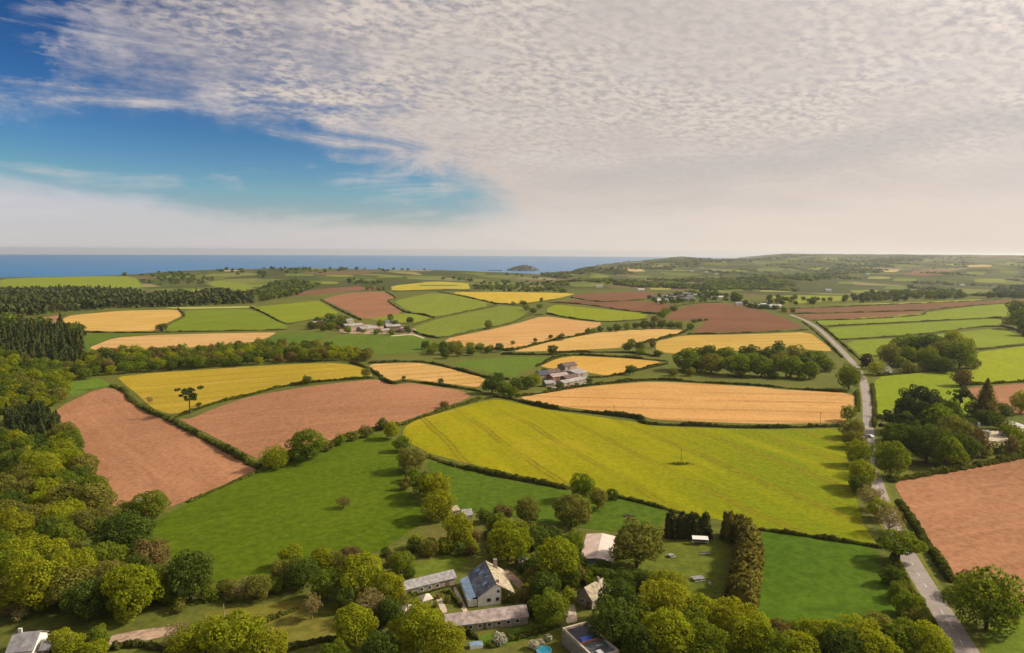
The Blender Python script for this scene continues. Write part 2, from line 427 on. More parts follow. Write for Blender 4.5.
def mesh_np(name, V, F, mat, smooth=False, mats=None, midx=None):
    """mesh from numpy arrays; F an (n,3) or (n,4) index array or a list"""
    me = bpy.data.meshes.new(name)
    if isinstance(F, np.ndarray) and len(F):
        k = F.shape[1]
        me.vertices.add(len(V)); me.vertices.foreach_set('co', np.asarray(V, np.float32).ravel())
        me.loops.add(F.size); me.loops.foreach_set('vertex_index', F.astype(np.int32).ravel())
        me.polygons.add(len(F)); me.polygons.foreach_set('loop_start', np.arange(0, F.size, k, dtype=np.int32))
        me.update(calc_edges=True)
    else:
        me.from_pydata([tuple(v) for v in V], [], [tuple(f) for f in F]); me.update()
    for mm in (mats or [mat]): me.materials.append(MATS[mm] if isinstance(mm, str) else mm)
    if midx is not None: me.polygons.foreach_set('material_index', np.asarray(midx, np.int32))
    if smooth: me.polygons.foreach_set('use_smooth', np.ones(len(me.polygons), bool))
    return me


def tag(o, label=None, cat=None, group=None, kind=None):
    if label: o['label'] = label
    if cat: o['category'] = cat
    if group: o['group'] = group
    if kind: o['kind'] = kind
    return o


def empty(name, loc, rz=0, label=None, cat=None, group=None):
    o = bpy.data.objects.new(name, None); COL.objects.link(o); o.location = loc; o.rotation_euler = (0, 0, rz)
    o.empty_display_size = 0.5
    return tag(o, label, cat, group)


class MB:
    """collects boxes, prisms and quads into one mesh"""
    def __init__(s): s.v = []; s.f = []
    def quad(s, *p):
        n = len(s.v); s.v += [tuple(q) for q in p]; s.f.append(tuple(range(n, n + len(p)))); return s
    def box(s, c, d, rz=0):
        x, y, z = d[0] / 2, d[1] / 2, d[2] / 2; n = len(s.v); ca, sa = math.cos(rz), math.sin(rz)
        for k in (-z, z):
            for (i, j) in ((-x, -y), (x, -y), (x, y), (-x, y)):
                s.v.append((c[0] + i * ca - j * sa, c[1] + i * sa + j * ca, c[2] + k))
        s.f += [tuple(n + q for q in f) for f in ((3, 2, 1, 0), (4, 5, 6, 7), (0, 1, 5, 4), (1, 2, 6, 5), (2, 3, 7, 6), (3, 0, 4, 7))]
        return s
    def loop_prism(s, pts, vec):
        """extrude a closed loop of 3-D points along vec"""
        n = len(s.v); k = len(pts)
        s.v += [tuple(p) for p in pts] + [tuple(np.add(p, vec)) for p in pts]
        s.f.append(tuple(range(n + k - 1, n - 1, -1))); s.f.append(tuple(range(n + k, n + 2 * k)))
        for i in range(k):
            j = (i + 1) % k; s.f.append((n + i, n + j, n + k + j, n + k + i))
        return s
    def cyl(s, a, b, r0, r1, k=8):
        a, b = Vector(a), Vector(b); ax = (b - a).normalized(); o = ax.orthogonal().normalized(); q = ax.cross(o); n = len(s.v)
        for p, r in ((a, r0), (b, r1)):
            for i in range(k):
                t = 2 * math.pi * i / k; s.v.append(tuple(p + o * math.cos(t) * r + q * math.sin(t) * r))
        s.f.append(tuple(range(n + k - 1, n - 1, -1))); s.f.append(tuple(range(n + k, n + 2 * k)))
        for i in range(k):
            j = (i + 1) % k; s.f.append((n + i, n + j, n + k + j, n + k + i))
        return s
    def mesh(s, name, mat): return mesh_np(name, s.v, s.f, mat)
    def build(s, name, mat, parent=None, smooth=False):
        me = s.mesh(name, mat)
        if smooth: me.polygons.foreach_set('use_smooth', np.ones(len(me.polygons), bool))
        return link(bpy.data.objects.new(name, me), parent)


# ------------------------------------------------------------------ ground sheet and sea
def build_ground():
    rad = np.concatenate([[12, 25, 40], np.geomspace(55, 15000, 430)])
    azd = np.concatenate([np.arange(-52, 52.01, .30), np.arange(55, 306, 3.0)])
    a = np.radians(azd); nA = len(a); nR = len(rad)
    X = rad[:, None] * np.sin(a)[None]; Y = rad[:, None] * np.cos(a)[None]; Z = Ht(X, Y)
    V = np.concatenate([np.stack([X, Y, Z], -1).reshape(-1, 3), [[0, 0, float(Ht(0.0, 1e-3))]]])
    i = np.arange(nR - 1)[:, None]; j = np.arange(nA)[None]; j2 = (j + 1) % nA
    Q = np.stack([i * nA + j, i * nA + j2, (i + 1) * nA + j2, (i + 1) * nA + j], -1).reshape(-1, 4)[:, ::-1]
    c = len(V) - 1; jj = np.arange(nA)
    Q = np.concatenate([Q, np.stack([np.full(nA, c), (jj + 1) % nA, jj, jj], -1)[:0]])
    o = link(bpy.data.objects.new('ground', mesh_np('ground', V, Q, 'ground', True))); tag(o, kind='structure')
    # the disc straight below the camera
    me = mesh_np('ground_disc', V[list(range(nA)) + [c]], [tuple([nA, (k + 1) % nA, k]) for k in range(nA)], 'ground', True)
    d = link(bpy.data.objects.new('ground_disc', me), o); tag(d, kind='structure')
    n = 96; t = np.linspace(0, 2 * np.pi, n, endpoint=False)
    V = [(25000 * math.sin(k), 25000 * math.cos(k), SEA_Z) for k in t]
    s = link(bpy.data.objects.new('sea', mesh_np('sea', V, [tuple(range(n - 1, -1, -1))], 'sea'))); tag(s, kind='structure')


build_ground()

def resample(pl, step, closed=False):
    pl = np.asarray(pl, float)
    if closed: pl = np.vstack([pl, pl[:1]])
    out = []
    for a, b in zip(pl, pl[1:]):
        n = max(1, int(math.ceil(np.linalg.norm((b - a)[:2]) / step)))
        for k in range(n): out.append(a + (b - a) * k / n)
    if not closed: out.append(pl[-1])
    return np.array(out)


def inpoly(px, py, poly):
    poly = np.asarray(poly); x0, y0 = poly[:, 0], poly[:, 1]; x1, y1 = np.roll(x0, -1), np.roll(y0, -1)
    px = np.asarray(px)[..., None]; py = np.asarray(py)[..., None]
    c = ((y0 > py) != (y1 > py)) & (px < (x1 - x0) * (py - y0) / np.where(y1 == y0, 1e-9, y1 - y0) + x0)
    return c.sum(-1) % 2 == 1


def smooth_poly(pts, it=1):
    """round the corners of a traced outline a little"""
    p = np.asarray(pts, float)
    for _ in range(it):
        q = np.roll(p, -1, 0); p = np.stack([p * .86 + q * .14, p * .14 + q * .86], 1).reshape(-1, 2)
    return p


_layer = [0]


def sheet_from_world(name, w, mat, rel=.02, extra=0.0):
    d = float(np.hypot(w[:, 0], w[:, 1]).mean()); s = max(2.5, d * rel)
    rng = np.random.default_rng(len(w) + int(d))
    b = resample(w[:, :2], s, True)
    lo, hi = b.min(0), b.max(0)
    gx, gy = np.meshgrid(np.arange(lo[0], hi[0], s), np.arange(lo[1], hi[1], s * .9))
    gx = gx + rng.uniform(-.25, .25, gx.shape) * s; gy = gy + rng.uniform(-.25, .25, gy.shape) * s
    k = inpoly(gx.ravel(), gy.ravel(), b); q = np.stack([gx.ravel(), gy.ravel()], 1)[k]
    pts = np.vstack([b, q]); n = len(b)
    r = delaunay_2d_cdt([Vector(p) for p in pts], [(i, (i + 1) % n) for i in range(n)], [], 1, 1e-4)
    v = np.array([(p.x, p.y) for p in r[0]]); F = [tuple(f) for f in r[2]]
    dd = np.hypot(v[:, 0], v[:, 1]); _layer[0] += 1
    z = Ht(v[:, 0], v[:, 1]) + .03 + dd * 1.2e-4 + extra + (_layer[0] % 7) * .004
    V = np.column_stack([v, z])
    F = np.array([f for f in F if len(f) == 3])
    e = (V[F[:, 1], 0] - V[F[:, 0], 0]) * (V[F[:, 2], 1] - V[F[:, 0], 1]) - (V[F[:, 1], 1] - V[F[:, 0], 1]) * (V[F[:, 2], 0] - V[F[:, 0], 0])
    F[e < 0] = F[e < 0][:, ::-1]
    o = link(bpy.data.objects.new(name, mesh_np(name, V, F, mat, True))); tag(o, kind='structure')
    return o


def field(name, pts, mat, label=None, extra=0.0, it=1):
    w = P(smooth_poly(pts, it))
    o = sheet_from_world(name, w, mat, extra=extra)
    if label: o['label'] = label
    return o


BROWN = dict(c1=(.40, .205, .115), c2=(.50, .265, .155))
def soil(n, ang=0, k=1.0, red=1.0):
    return field_mat(n, [.265 * k, .128 * k / red, .064 * k / red], [.385 * k, .19 * k / red, .100 * k / red], ang, 2.2, .34, 0, [.32 * k, .178 * k, .105 * k], .011, .12, .45, speck=.4)
def stubble(n, ang=0, t=18, c1=(.42, .24, .072), c2=(.52, .325, .11), c3=None):
    return field_mat(n, c1, c2, ang, 3.0, .32, t, c3, .010, .10, .5)
def crop(n, ang=0, t=20, c1=(.27, .225, .014), c2=(.36, .29, .022), c3=(.45, .31, .06), tc=(.20, .13, .02), grad=None):
    return field_mat(n, c1, c2, ang, 5.0, .34, t, c3, .009, .15, .5, tramcol=tc, grad=grad)
def grass(n, c1=(.085, .14, .008), c2=(.125, .175, .012), ang=0, s=.2, c3=None, clod=.35):
    return field_mat(n, c1, c2, ang, 4.0, s, 0, c3, .012, .25, clod, speck=.45)


FIELDS = [
 # near and middle
 ('ploughed_field', [(53,414),(63,405),(91,392),(105,388),(119,390),(132,400),(152,413),(173,424),(216,446),(255,468.5),(255,471),(223,485),(183,502),(137,520),(100,520),(85,500),(94,471),(89,458),(76,443),(53,418)], soil('soil_left', adir((112,395),(235,470))), 'reddish brown ploughed field beside the left wood'),
 ('ploughed_field', [(250,396.5),(311,386),(377,379),(392,385.5),(412,383),(463,391),(472,397.5),(402,422),(382,424.3),(351,434),(326,441.5),(288,449.7),(262,457.5),(255,458),(178,419.2),(190,419),(216,407.8)], soil('soil_mid', adir((200,416),(440,392)), .95), 'broad reddish brown ploughed field in the middle left'),
 ('crop_field', [(117,377),(152,373),(260,366),(326,362.7),(362,365.7),(374,375.5),(359,378),(306,382),(278,386.5),(250,394),(216,401),(180,413),(168,414),(152,408),(137,394),(124,384)], crop('crop_left', adir((130,385),(345,369)), 24, (0.3096, 0.2236, 0.0215), (0.3956, 0.2881, 0.0301), (0.473, 0.2838, 0.0774)), 'yellow crop field left of centre with a pine at its edge'),
 ('stubble_field', [(367,364.4),(415,362.7),(443,367),(486,378.5),(478,387.5),(461,385.5),(428,381.5),(407,379),(392,381),(382,376)], stubble('stubble_mid', 60), 'small tan stubble field in the middle'),
 ('pasture', [(258,472.5),(288,459),(326,449),(352,438.5),(382,433),(396,443),(403,465),(403,487),(425,512),(428,520),(385,548),(350,560),(300,562),(235,587),(195,577),(160,547),(145,528),(180,507)], grass('grass_big', (.055,.098,.003), (.088,.125,.005), 50, .3, (.135,.14,.015)), 'large dark green pasture at centre left'),
 ('pasture', [(425,460),(453,467),(510,481),(568,491),(590,498),(617,498),(683,516),(662,519),(660,535),(600,530),(560,525),(500,515),(455,508),(440,490)], grass('grass_strip', (.052,.098,.006), (.08,.125,.01), 20, .2), 'narrow green pasture below the big yellow-green field'),
 ('crop_field', [(404,428),(415,420),(484,401),(500,399.5),(551,410.5),(642,423),(650,426),(760,430),(841,428.5),(845,443.5),(849,467.6),(856,497),(863,524),(878,547),(758,528),(741,524.5),(688,513.5),(617,494.5),(571,486.5),(500,471),(466,463),(428,453),(420,448),(402,440)], crop('crop_big', adir((500,404),(640,484)), 27, (.20,.195,.003), (.27,.245,.005), (.36,.25,.028), tc=(.14,.095,.01), grad=((1, -.3, 0), -90, 45, 120, (.10, .165, .003))), 'great yellow-green crop field at the centre with wheel tracks'),
 ('stubble_field', [(520,395.5),(594,386),(652,381.4),(760,387),(777,389.5),(841,392.5),(855,396),(853,413),(842,423),(760,424),(657,420),(642,416.2),(563,407),(523,399.5)], stubble('stubble_big', adir((540,396),(840,403)), 30, (0.4264, 0.2255, 0.0697), (0.5248, 0.3075, 0.1107), (0.5412, 0.2952, 0.1148)), 'wide orange stubble field above the yellow-green field'),
 ('stubble_field', [(538,367),(558,358.5),(576,356),(627,358.5),(664,362),(627,372.8),(607,375.8),(584,372)], stubble('stubble_farm', 40, 0, (0.4368, 0.2457, 0.0468), (0.4992, 0.3042, 0.0702)), 'golden field behind the middle farmyard'),
 ('pasture', [(447,362.5),(510,357),(553,357.2),(538,366.4),(520,372),(515,377),(500,376.5),(494,373.5)], grass('grass_c1', (.075,.13,.015), (.11,.16,.02)), None),
 ('stubble_field', [(515,350.5),(551,341.8),(601.6,331.9),(652,328.5),(686,330),(678,333.6),(642,342.6),(627,347.5),(563,351),(515,351.7)], stubble('stubble_c2', 60, 0, (0.4368, 0.2691, 0.078), (0.5148, 0.3276, 0.1092)), None),
 ('crop_field', [(655,341.6),(683,335.5),(760,334),(809,332),(829,347),(832,352),(785,347.5),(760,351),(711,350.5),(678,354),(657,352)], stubble('stubble_c3', 85, 28, (0.4, 0.26, 0.056), (0.464, 0.312, 0.072)), None),
 ('stubble_field', [(440,340),(510,325.5),(543,315.9),(576,320.4),(604,323),(584,333.5),(551,339.6),(510,349.8),(500,348.4),(473,348.4)], stubble('stubble_c4', 75, 30, (0.4368, 0.2436, 0.084), (0.504, 0.3024, 0.1176)), None),
 ('pasture', [(547,308.6),(556,304.6),(601.6,309),(648,313.9),(645,318.5),(609,321.4),(576,318.2),(547,313)], grass('grass_lime1', (0.17, 0.204, 0.0085), (0.221, 0.2465, 0.01275)), None),
 ('ploughed_field', [(548,302.4),(576,300.2),(647,301.6),(670,305),(675,306.5),(662.5,313.4),(648,313.2),(596.5,305.7),(576,303.2)], soil('soil_f1', 80, 0.496, 1.05), None),
 ('ploughed_field', [(568.6,297),(584,293.5),(640,291.8),(673,293.8),(645,299.3),(601.6,301.2)], soil('soil_f2', 80, 0.496, 1.0), None),
 ('ploughed_field', [(662.5,320),(675,310),(695.5,304.3),(723.5,303.4),(750,307.4),(777,315.4),(806,328),(750,332),(695,333.6),(693,331.5),(708,321.3)], soil('soil_f3', 75, 0.512, 1.04), 'dark red ploughed field below the far village'),
 ('crop_field', [(448,292.2),(500,292),(578,293.5),(558.5,298.3),(525.4,303.1),(505,303.6),(490,301.8)], crop('crop_y1', 0, 0, (0.4128, 0.2924, 0.0301), (0.4816, 0.344, 0.043), None), None),
 ('crop_field', [(391,285.9),(438,281.4),(468,283.3),(470.5,289.3),(448,288.8),(392,290.8)], crop('crop_y2', 0, 0, (0.34, 0.289, 0.0255), (0.391, 0.323, 0.0425), None), None),
 ('ploughed_field', [(325,298.5),(346.5,293.5),(382,291.2),(395,298.3),(387.5,301),(404,313.2),(364,319.6),(342.5,308.6),(324,300)], soil('soil_f4', 15, .78, 1.0), None),
 ('ploughed_field', [(275.5,294.8),(326,288.5),(367,285.4),(386,288.4),(346.5,291.6),(296,296.8)], soil('soil_f5', 75, 0.528, .95), None),
 ('pasture', [(393,301),(438,292.2),(495,304.5),(435.5,317),(408,310.8)], grass('grass_f1', (.15,.185,.018), (.19,.22,.025)), None),
 ('pasture', [(413.6,327.6),(438,319.1),(500,306),(512,306.2),(527,307.5),(525,315),(510,322.6),(438,337.8),(413,331)], grass('grass_f2', (.125,.165,.018), (.17,.20,.025)), None),
 ('pasture', [(365,319.4),(407.5,312.8),(432,317.7),(412.6,323.6)], grass('grass_f3', (.15,.19,.015), (.19,.22,.02)), None),
 ('pasture', [(318.6,340.3),(351.6,333),(412.6,334.2),(449,346.5),(428,352),(372,355.5),(334,347)], grass('grass_f4', (.075,.125,.012), (.11,.155,.02)), None),
 ('pasture', [(184.5,310.2),(247,309),(262,313.6),(283,323.6),(288,326.5),(284,329.4),(250,330),(166,331.6),(168,325.6),(186,317.5)], grass('grass_f5', (0.117, 0.1665, 0.0108), (0.153, 0.1935, 0.0162)), None),
 ('pasture', [(252,307.5),(318,300.4),(326,304.9),(340,313.6),(305,320.4),(286,323.2),(266,313.4)], grass('grass_lime2', (0.1558, 0.1927, 0.00984), (0.205, 0.2296, 0.0164), 35, .4), 'bright lime field with mowing lines beside the left farm'),
 ('stubble_field', [(62.5,319),(71,315.3),(122,310.8),(177,309.5),(182,316),(165,324),(159,331),(114,331.5),(84,330.5),(66,325)], stubble('stubble_l1', 80, 30, (0.448, 0.276, 0.068), (0.512, 0.328, 0.096)), None),
 ('stubble_field', [(88,348),(114,338),(157.5,334.9),(250,332.9),(277,332.5),(268,337.6),(250,342.6),(178,348.5),(102,351.6)], stubble('stubble_l2', 82, 28, (0.4536, 0.2772, 0.1008), (0.504, 0.3192, 0.1344)), None),
 ('pasture', [(84,333.5),(114,334),(155,333.8),(113,337.4),(87,347),(100,353),(178,350),(250,344),(268,339),(280,333),(330,332),(334,334),(300,346),(200,358),(100,362),(85,350)], grass('grass_f6', (.065,.115,.012), (.10,.145,.02)), None),
 ('ploughed_field', [(13,322.5),(62,314.5),(60.5,322),(40,325.5)], soil('soil_l3', 80, .9, .95), None),
 ('pasture', [(0,279),(76,276.5),(134,276.3),(144,287),(122,290.5),(76,287),(0,288)], grass('grass_far1', (.16,.20,.015), (.19,.23,.02)), None),
 ('pasture', [(155,294.5),(200,288.9),(203,291),(157,296.3)], grass('grass_far2', (.18,.21,.02), (.21,.24,.03)), None),
 ('pasture', [(208,285.6),(215,280.4),(250,284),(254,289.5),(243,291.5)], grass('grass_far3', (.15,.19,.02), (.19,.22,.03)), None),
 ('pasture', [(160,307.6),(260,306.2),(248,307.8),(183,309)], grass('grass_far4', (.30,.31,.07), (.34,.34,.09)), None),
 ('pasture', [(57,384.6),(80,381),(97,378),(104,380),(112,385.5),(100,387),(84,392),(72,396.5),(62,388)], grass('grass_w1', (.08,.15,.015), (.11,.17,.02)), None),
 # right
 ('pasture', [(813,320.6),(926.6,312.6),(977.5,305.9),(1030,302),(1030,316),(1012,316.3),(910.5,321.3),(822,325.6)], grass('grass_r1', (.145,.20,.012), (.19,.235,.02)), None),
 ('pasture', [(824.6,328),(910.5,323.4),(1003,318.3),(1001.5,324.8),(910.5,334.4),(845,338.5),(836,338.5)], grass('grass_r2', (.14,.20,.012), (.18,.23,.018)), None),
 ('pasture', [(844,341.3),(916,337),(1001.5,327.6),(1030,341),(1030,342.4),(969.5,349.2),(878.5,358.6),(863,359)], grass('grass_r3', (.15,.20,.012), (.19,.235,.02)), None),
 ('pasture', [(972,353),(1036,344.9),(1036,380),(964,384),(959,371)], grass('grass_r4', (.19,.24,.006), (.25,.28,.01)), 'vivid lime green pasture at the right edge'),
 ('pasture', [(875,377),(921,373),(958,371.5),(963,386),(972,399),(968,415),(945,412),(900,402),(876,425),(874,406)], grass('grass_r5', (.155,.21,.006), (.20,.245,.01)), 'lime green pasture between the road and the grove'),
 ('ploughed_field', [(969.5,387.5),(1036,383),(1036,415),(1001,414),(977,400),(968,390)], soil('soil_r1', 70, .85), None),
 ('ploughed_field', [(771.5,309.8),(910.5,304.4),(1036,298.8),(1036,301),(926.6,309.6),(790,313.3)], soil('soil_r2', 85, 0.496, .95), None),
 ('ploughed_field', [(794,314.4),(926,310.9),(921,314.6),(862,318.6),(811,320)], soil('soil_r3', 85, 0.544, 1.0), None),
 ('pasture', [(766,296.2),(803.5,295.2),(844,296.2),(860,300),(790,304)], grass('grass_r6', (.19,.22,.02), (.23,.25,.03)), None),
 ('pasture', [(818,304.6),(900,303),(980,299.4),(985,300.4),(900,304)], grass('grass_r7', (.27,.27,.04), (.31,.30,.05)), None),
 ('ploughed_field', [(892,481.5),(937,474.5),(1040,455.5),(1040,612),(1024,604),(1012,602),(985,585),(956,583),(914,519)], soil('soil_right', adir((900,500),(1020,482)), .92), 'large brown ploughed field right of the road'),
 ('pasture', [(758,530.5),(823,540),(876,547),(884,580),(904,589),(932,634),(915,650),(795,650),(740,625),(745,600),(758,570)], grass('grass_bottom', (.045,.098,.005), (.075,.125,.008), 80, .3, None, .25), 'rough dark green pasture beside the road at the bottom'),
 ('lawn', [(655,538),(715,538),(728,560),(722,600),(690,606),(650,588),(600,572),(618,560)], grass('grass_lawn', (.085,.115,.014), (.125,.14,.02), 60, .2), 'garden lawn enclosed by tall conifer hedges'),
 ('pasture', [(985,620),(1040,606),(1040,670),(985,670)], grass('grass_br', (.09,.14,.012), (.13,.17,.018)), None),
 ('paddock', [(204,612),(250,606),(300,600),(318,606),(296,614),(252,632),(205,628)], grass('grass_pad', (.16,.125,.025), (.14,.15,.02), 70, .2, (.24,.16,.06)), None),
 ('paddock', [(255,634),(300,612),(335,620),(340,636),(290,648),(262,646)], grass('grass_pad2', (.13,.125,.022), (.17,.15,.03), 70, .2, (.2,.15,.05)), None),
 ('paddock', [(75,552),(92,545),(108,552),(112,562),(95,570),(80,566)], grass('earth_clear', (.20,.13,.04), (.22,.15,.05)), None),
 ('paddock', [(0,484),(11,482),(13,498),(0,503)], grass('teal_field', (.015,.10,.035), (.025,.12,.045)), None),
 ('lawn', [(410,566),(452,553),(470,562),(455,571),(415,580)], grass('grass_l2', (.09,.13,.012), (.13,.155,.02)), None),
 ('lawn', [(478,636),(530,625),(545,634),(500,648),(478,646)], grass('grass_l3', (.075,.13,.012), (.105,.155,.02)), None),
 ('track', [(501,571),(508,569),(541,599),(533,604)], 'track_earth', None),
 ('track', [(567,604),(574,603),(578,622),(566,624)], 'gravel_path', None),
 ('track', [(110,636),(140,630),(176,626),(178,634),(140,642),(108,646)], 'track_earth', None),
 ('path', [(435,597),(440,595),(448,612),(442,614)], 'gravel_path', None),
 ('path', [(453,588),(456,587),(468,611),(463,613)], 'gravel_path', None),
 ('courtyard', [(984,432),(1003,430),(1010,443),(992,450),(984,444)], 'gravel_path', None),
 ('farmyard', [(543,377),(566,370),(590,377),(585,385),(560,389),(543,386)], 'courtyard_paving', None),
 ('farmyard', [(338,328),(362,324),(415,328),(417,334),(360,334),(340,333)], 'track_earth', None),
 ('track', [(391,335.5),(413,333.8),(425,338),(424,338.8),(412,334.8),(391,336.5)], 'gravel_path', None),
]
for nm, pts, mt, lb in FIELDS:
    field(nm, pts, mt, lb, extra=.02 if nm in ('track', 'path', 'courtyard', 'farmyard') else 0.0)

# small fields on the far hills (traced as rows of patches across the far slopes)
def far_fields():
    rng = random.Random(5)
    cols = [grass('ff_a', (.15, .18, .02), (.19, .21, .03)), grass('ff_b', (.10, .14, .02), (.14, .17, .03)), grass('ff_c', (.22, .23, .05), (.28, .27, .07)),
            soil('ff_d', 0, .6, .92), stubble('ff_e', 0, 0, (.42, .30, .12), (.48, .34, .15)), grass('ff_f', (.12, .16, .02), (.16, .19, .03))]
    spots = [(636,270,16,3,4),(600,277,18,2.5,5),(668,283,14,2.5,5),(620,284,26,2.2,1),(700,286,20,2.5,5),(740,281,26,4,0),(735,289,26,3,0),(705,292,18,2.5,0),
             (765,283,18,3.5,0),(660,289,20,2,2),(780,262,16,2,1),(826,259,22,1.6,2),(820,269,24,3,0),(845,283,14,2.5,1),(880,278,22,2.2,2),(905,280,24,2.6,0),(897,288,24,3,1),(868,292,28,3,0),
             (930,273,40,5,3),(955,265,14,1.8,2),(980,266,26,2.0,4),(990,281,30,4,0),(1016,264,20,3,0),(905,266,30,2.5,1),(1000,257.5,40,1.3,3),(860,264,30,2.5,5),(915,258.5,26,1.6,1),(975,273,20,2.5,5),
             (1010,272,20,3,1),(955,290,20,2.5,1),(800,277,24,3,5),(770,270,26,3,1),(735,271,24,2.4,5),(690,275,20,2.2,1),(715,264,26,1.8,1),(680,267,18,1.8,5),(640,277,22,2,1),(585,286,26,2,1),
             (560,284,22,1.6,5),(890,271,16,2,4),(840,274,26,2.5,1),(775,291,30,2,2),(1005,290,26,2.5,5),
             (330,283,18,2.2,0),(300,275,30,2.2,1),(232,271,16,1.2,4),(270,280,26,2,1),(360,280,28,1.6,1),(425,277,36,1.8,1),(470,279.5,30,1.8,1),(500,284,30,2.5,5),(530,288,34,2.5,5),(340,276,24,1.6,0),
             (180,277,26,1.6,5),(200,281,22,1.6,1),(60,273.5,50,.9,1),(290,289,24,1.8,4),(440,285.5,40,1,5),(390,277,24,1.6,5),(262,286,24,2,0),(300,284,20,1.6,0)]
    for cx, cy, w, h, c in spots:
        n = rng.choice((4, 5)); t0 = rng.random() * 6.28; sk = rng.uniform(-.6, .6)
        pts = []
        for (u, v) in ((-1, -1), (0.1, -1.15), (1, -.8), (.9, .9), (-.1, 1.1), (-1.05, .8)):
            pts.append((cx + (u + sk * v * .5 + rng.uniform(-.15, .15)) * w / 2, cy + (v + rng.uniform(-.2, .2)) * h / 2))
        w_ = P(np.array(pts))
        d = np.hypot(w_[:, 0], w_[:, 1])
        if d.max() / d.min() > 1.55 or (w_[:, 2] <= SEA_Z + 1).any(): continue
        sheet_from_world('far_field', w_, cols[c], rel=.008, extra=.3)


far_fields()

# ------------------------------------------------------------------ road
def ribbon(pl, width, z, name, mat, parent=None, step=4.0):
    q = resample(pl, step); t = np.gradient(q[:, :2], axis=0); t /= np.linalg.norm(t, axis=1)[:, None]
    nrm = np.stack([-t[:, 1], t[:, 0]], 1)
    wd = np.broadcast_to(np.asarray(width, float), (len(q),)) if np.ndim(width) == 0 else np.interp(np.linspace(0, 1, len(q)), np.linspace(0, 1, len(width)), width)
    V = []
    for k in (-.5, 0, .5):
        xy = q[:, :2] + nrm * (wd * k)[:, None]
        V.append(np.column_stack([xy, Ht(xy[:, 0], xy[:, 1]) + z + np.hypot(xy[:, 0], xy[:, 1]) * 1.2e-4]))
    n = len(q); V = np.vstack(V); F = []
    for b in (0, n):
        for i in range(n - 1): F.append((b + i, b + n + i, b + n + i + 1, b + i + 1))
    F = np.array(F)[:, ::-1]
    o = link(bpy.data.objects.new(name, mesh_np(name, V, F, mat, True)), parent)
    return o


def catmull(p, k=6):
    p = np.asarray(p, float); q = np.vstack([2 * p[0] - p[1], p, 2 * p[-1] - p[-2]]); out = []
    for i in range(1, len(q) - 2):
        for t in np.linspace(0, 1, k, endpoint=False):
            a, b, c, d = q[i - 1:i + 3]
            out.append(.5 * ((2 * b) + (c - a) * t + (2 * a - 5 * b + 4 * c - d) * t * t + (3 * b - a - 3 * c + d) * t ** 3))
    out.append(q[-2]); return np.array(out)


ROAD_PX = [(990,690),(967,652),(947,620),(925,585),(908,556),(893,526),(883,503),(876,482),(871,458),(868.5,436),(868,412),(866,395),(862,378),(852,362),(836,345),(820,330),(806,321),(790,314.5)]
road_w = catmull(P(ROAD_PX), 6)
road = ribbon(road_w, 5.7, .06, 'road', 'asphalt'); tag(road, 'grey country road running up the right side between the fields', kind='structure')
ribbon(road_w, 8.4, .035, 'verge', grass('grass_verge', (.10, .13, .018), (.16, .16, .03))); tag(bpy.data.objects['verge'], kind='structure')


def road_marks():
    q = resample(road_w, 1.0); L = len(q); i = 4
    while i < min(L - 6, 420):
        seg = q[i:i + 4]
        t = (seg[-1] - seg[0])[:2]; t /= np.linalg.norm(t); nn = np.array([-t[1], t[0]]) * .09
        V = []
        for p in (seg[0], seg[-1]):
            for s in (-1, 1):
                xy = p[:2] + nn * s; V.append((xy[0], xy[1], float(Ht(xy[0], xy[1])) + .072 + np.hypot(*xy) * 1.2e-4))
        link(bpy.data.objects.new('road_marking', mesh_np('road_marking', V, [(0, 1, 3, 2)], 'road_paint')), road)
        i += 9


road_marks()

# ------------------------------------------------------------------ hedges
def leaf_quads(C, N, size, rng, jit=.8):
    """leaf-clump quads at points C facing roughly N"""
    n = len(C)
    N = N + rng.normal(0, jit, (n, 3)); N /= np.linalg.norm(N, axis=1)[:, None] + 1e-9
    A = np.cross(N, rng.normal(0, 1, (n, 3))); A /= np.linalg.norm(A, axis=1)[:, None] + 1e-9
    B = np.cross(N, A)
    s = (size * rng.uniform(.6, 1.3, n))[:, None]; r = rng.uniform(.55, 1.0, n)[:, None]
    bend = N * s * rng.uniform(-.35, .35, (n, 1))
    V = np.stack([C - A * s, C - B * s * r + bend, C + A * s, C + B * s * r + bend], 1).reshape(-1, 3)
    F = np.arange(4 * n).reshape(-1, 4)
    return V, F


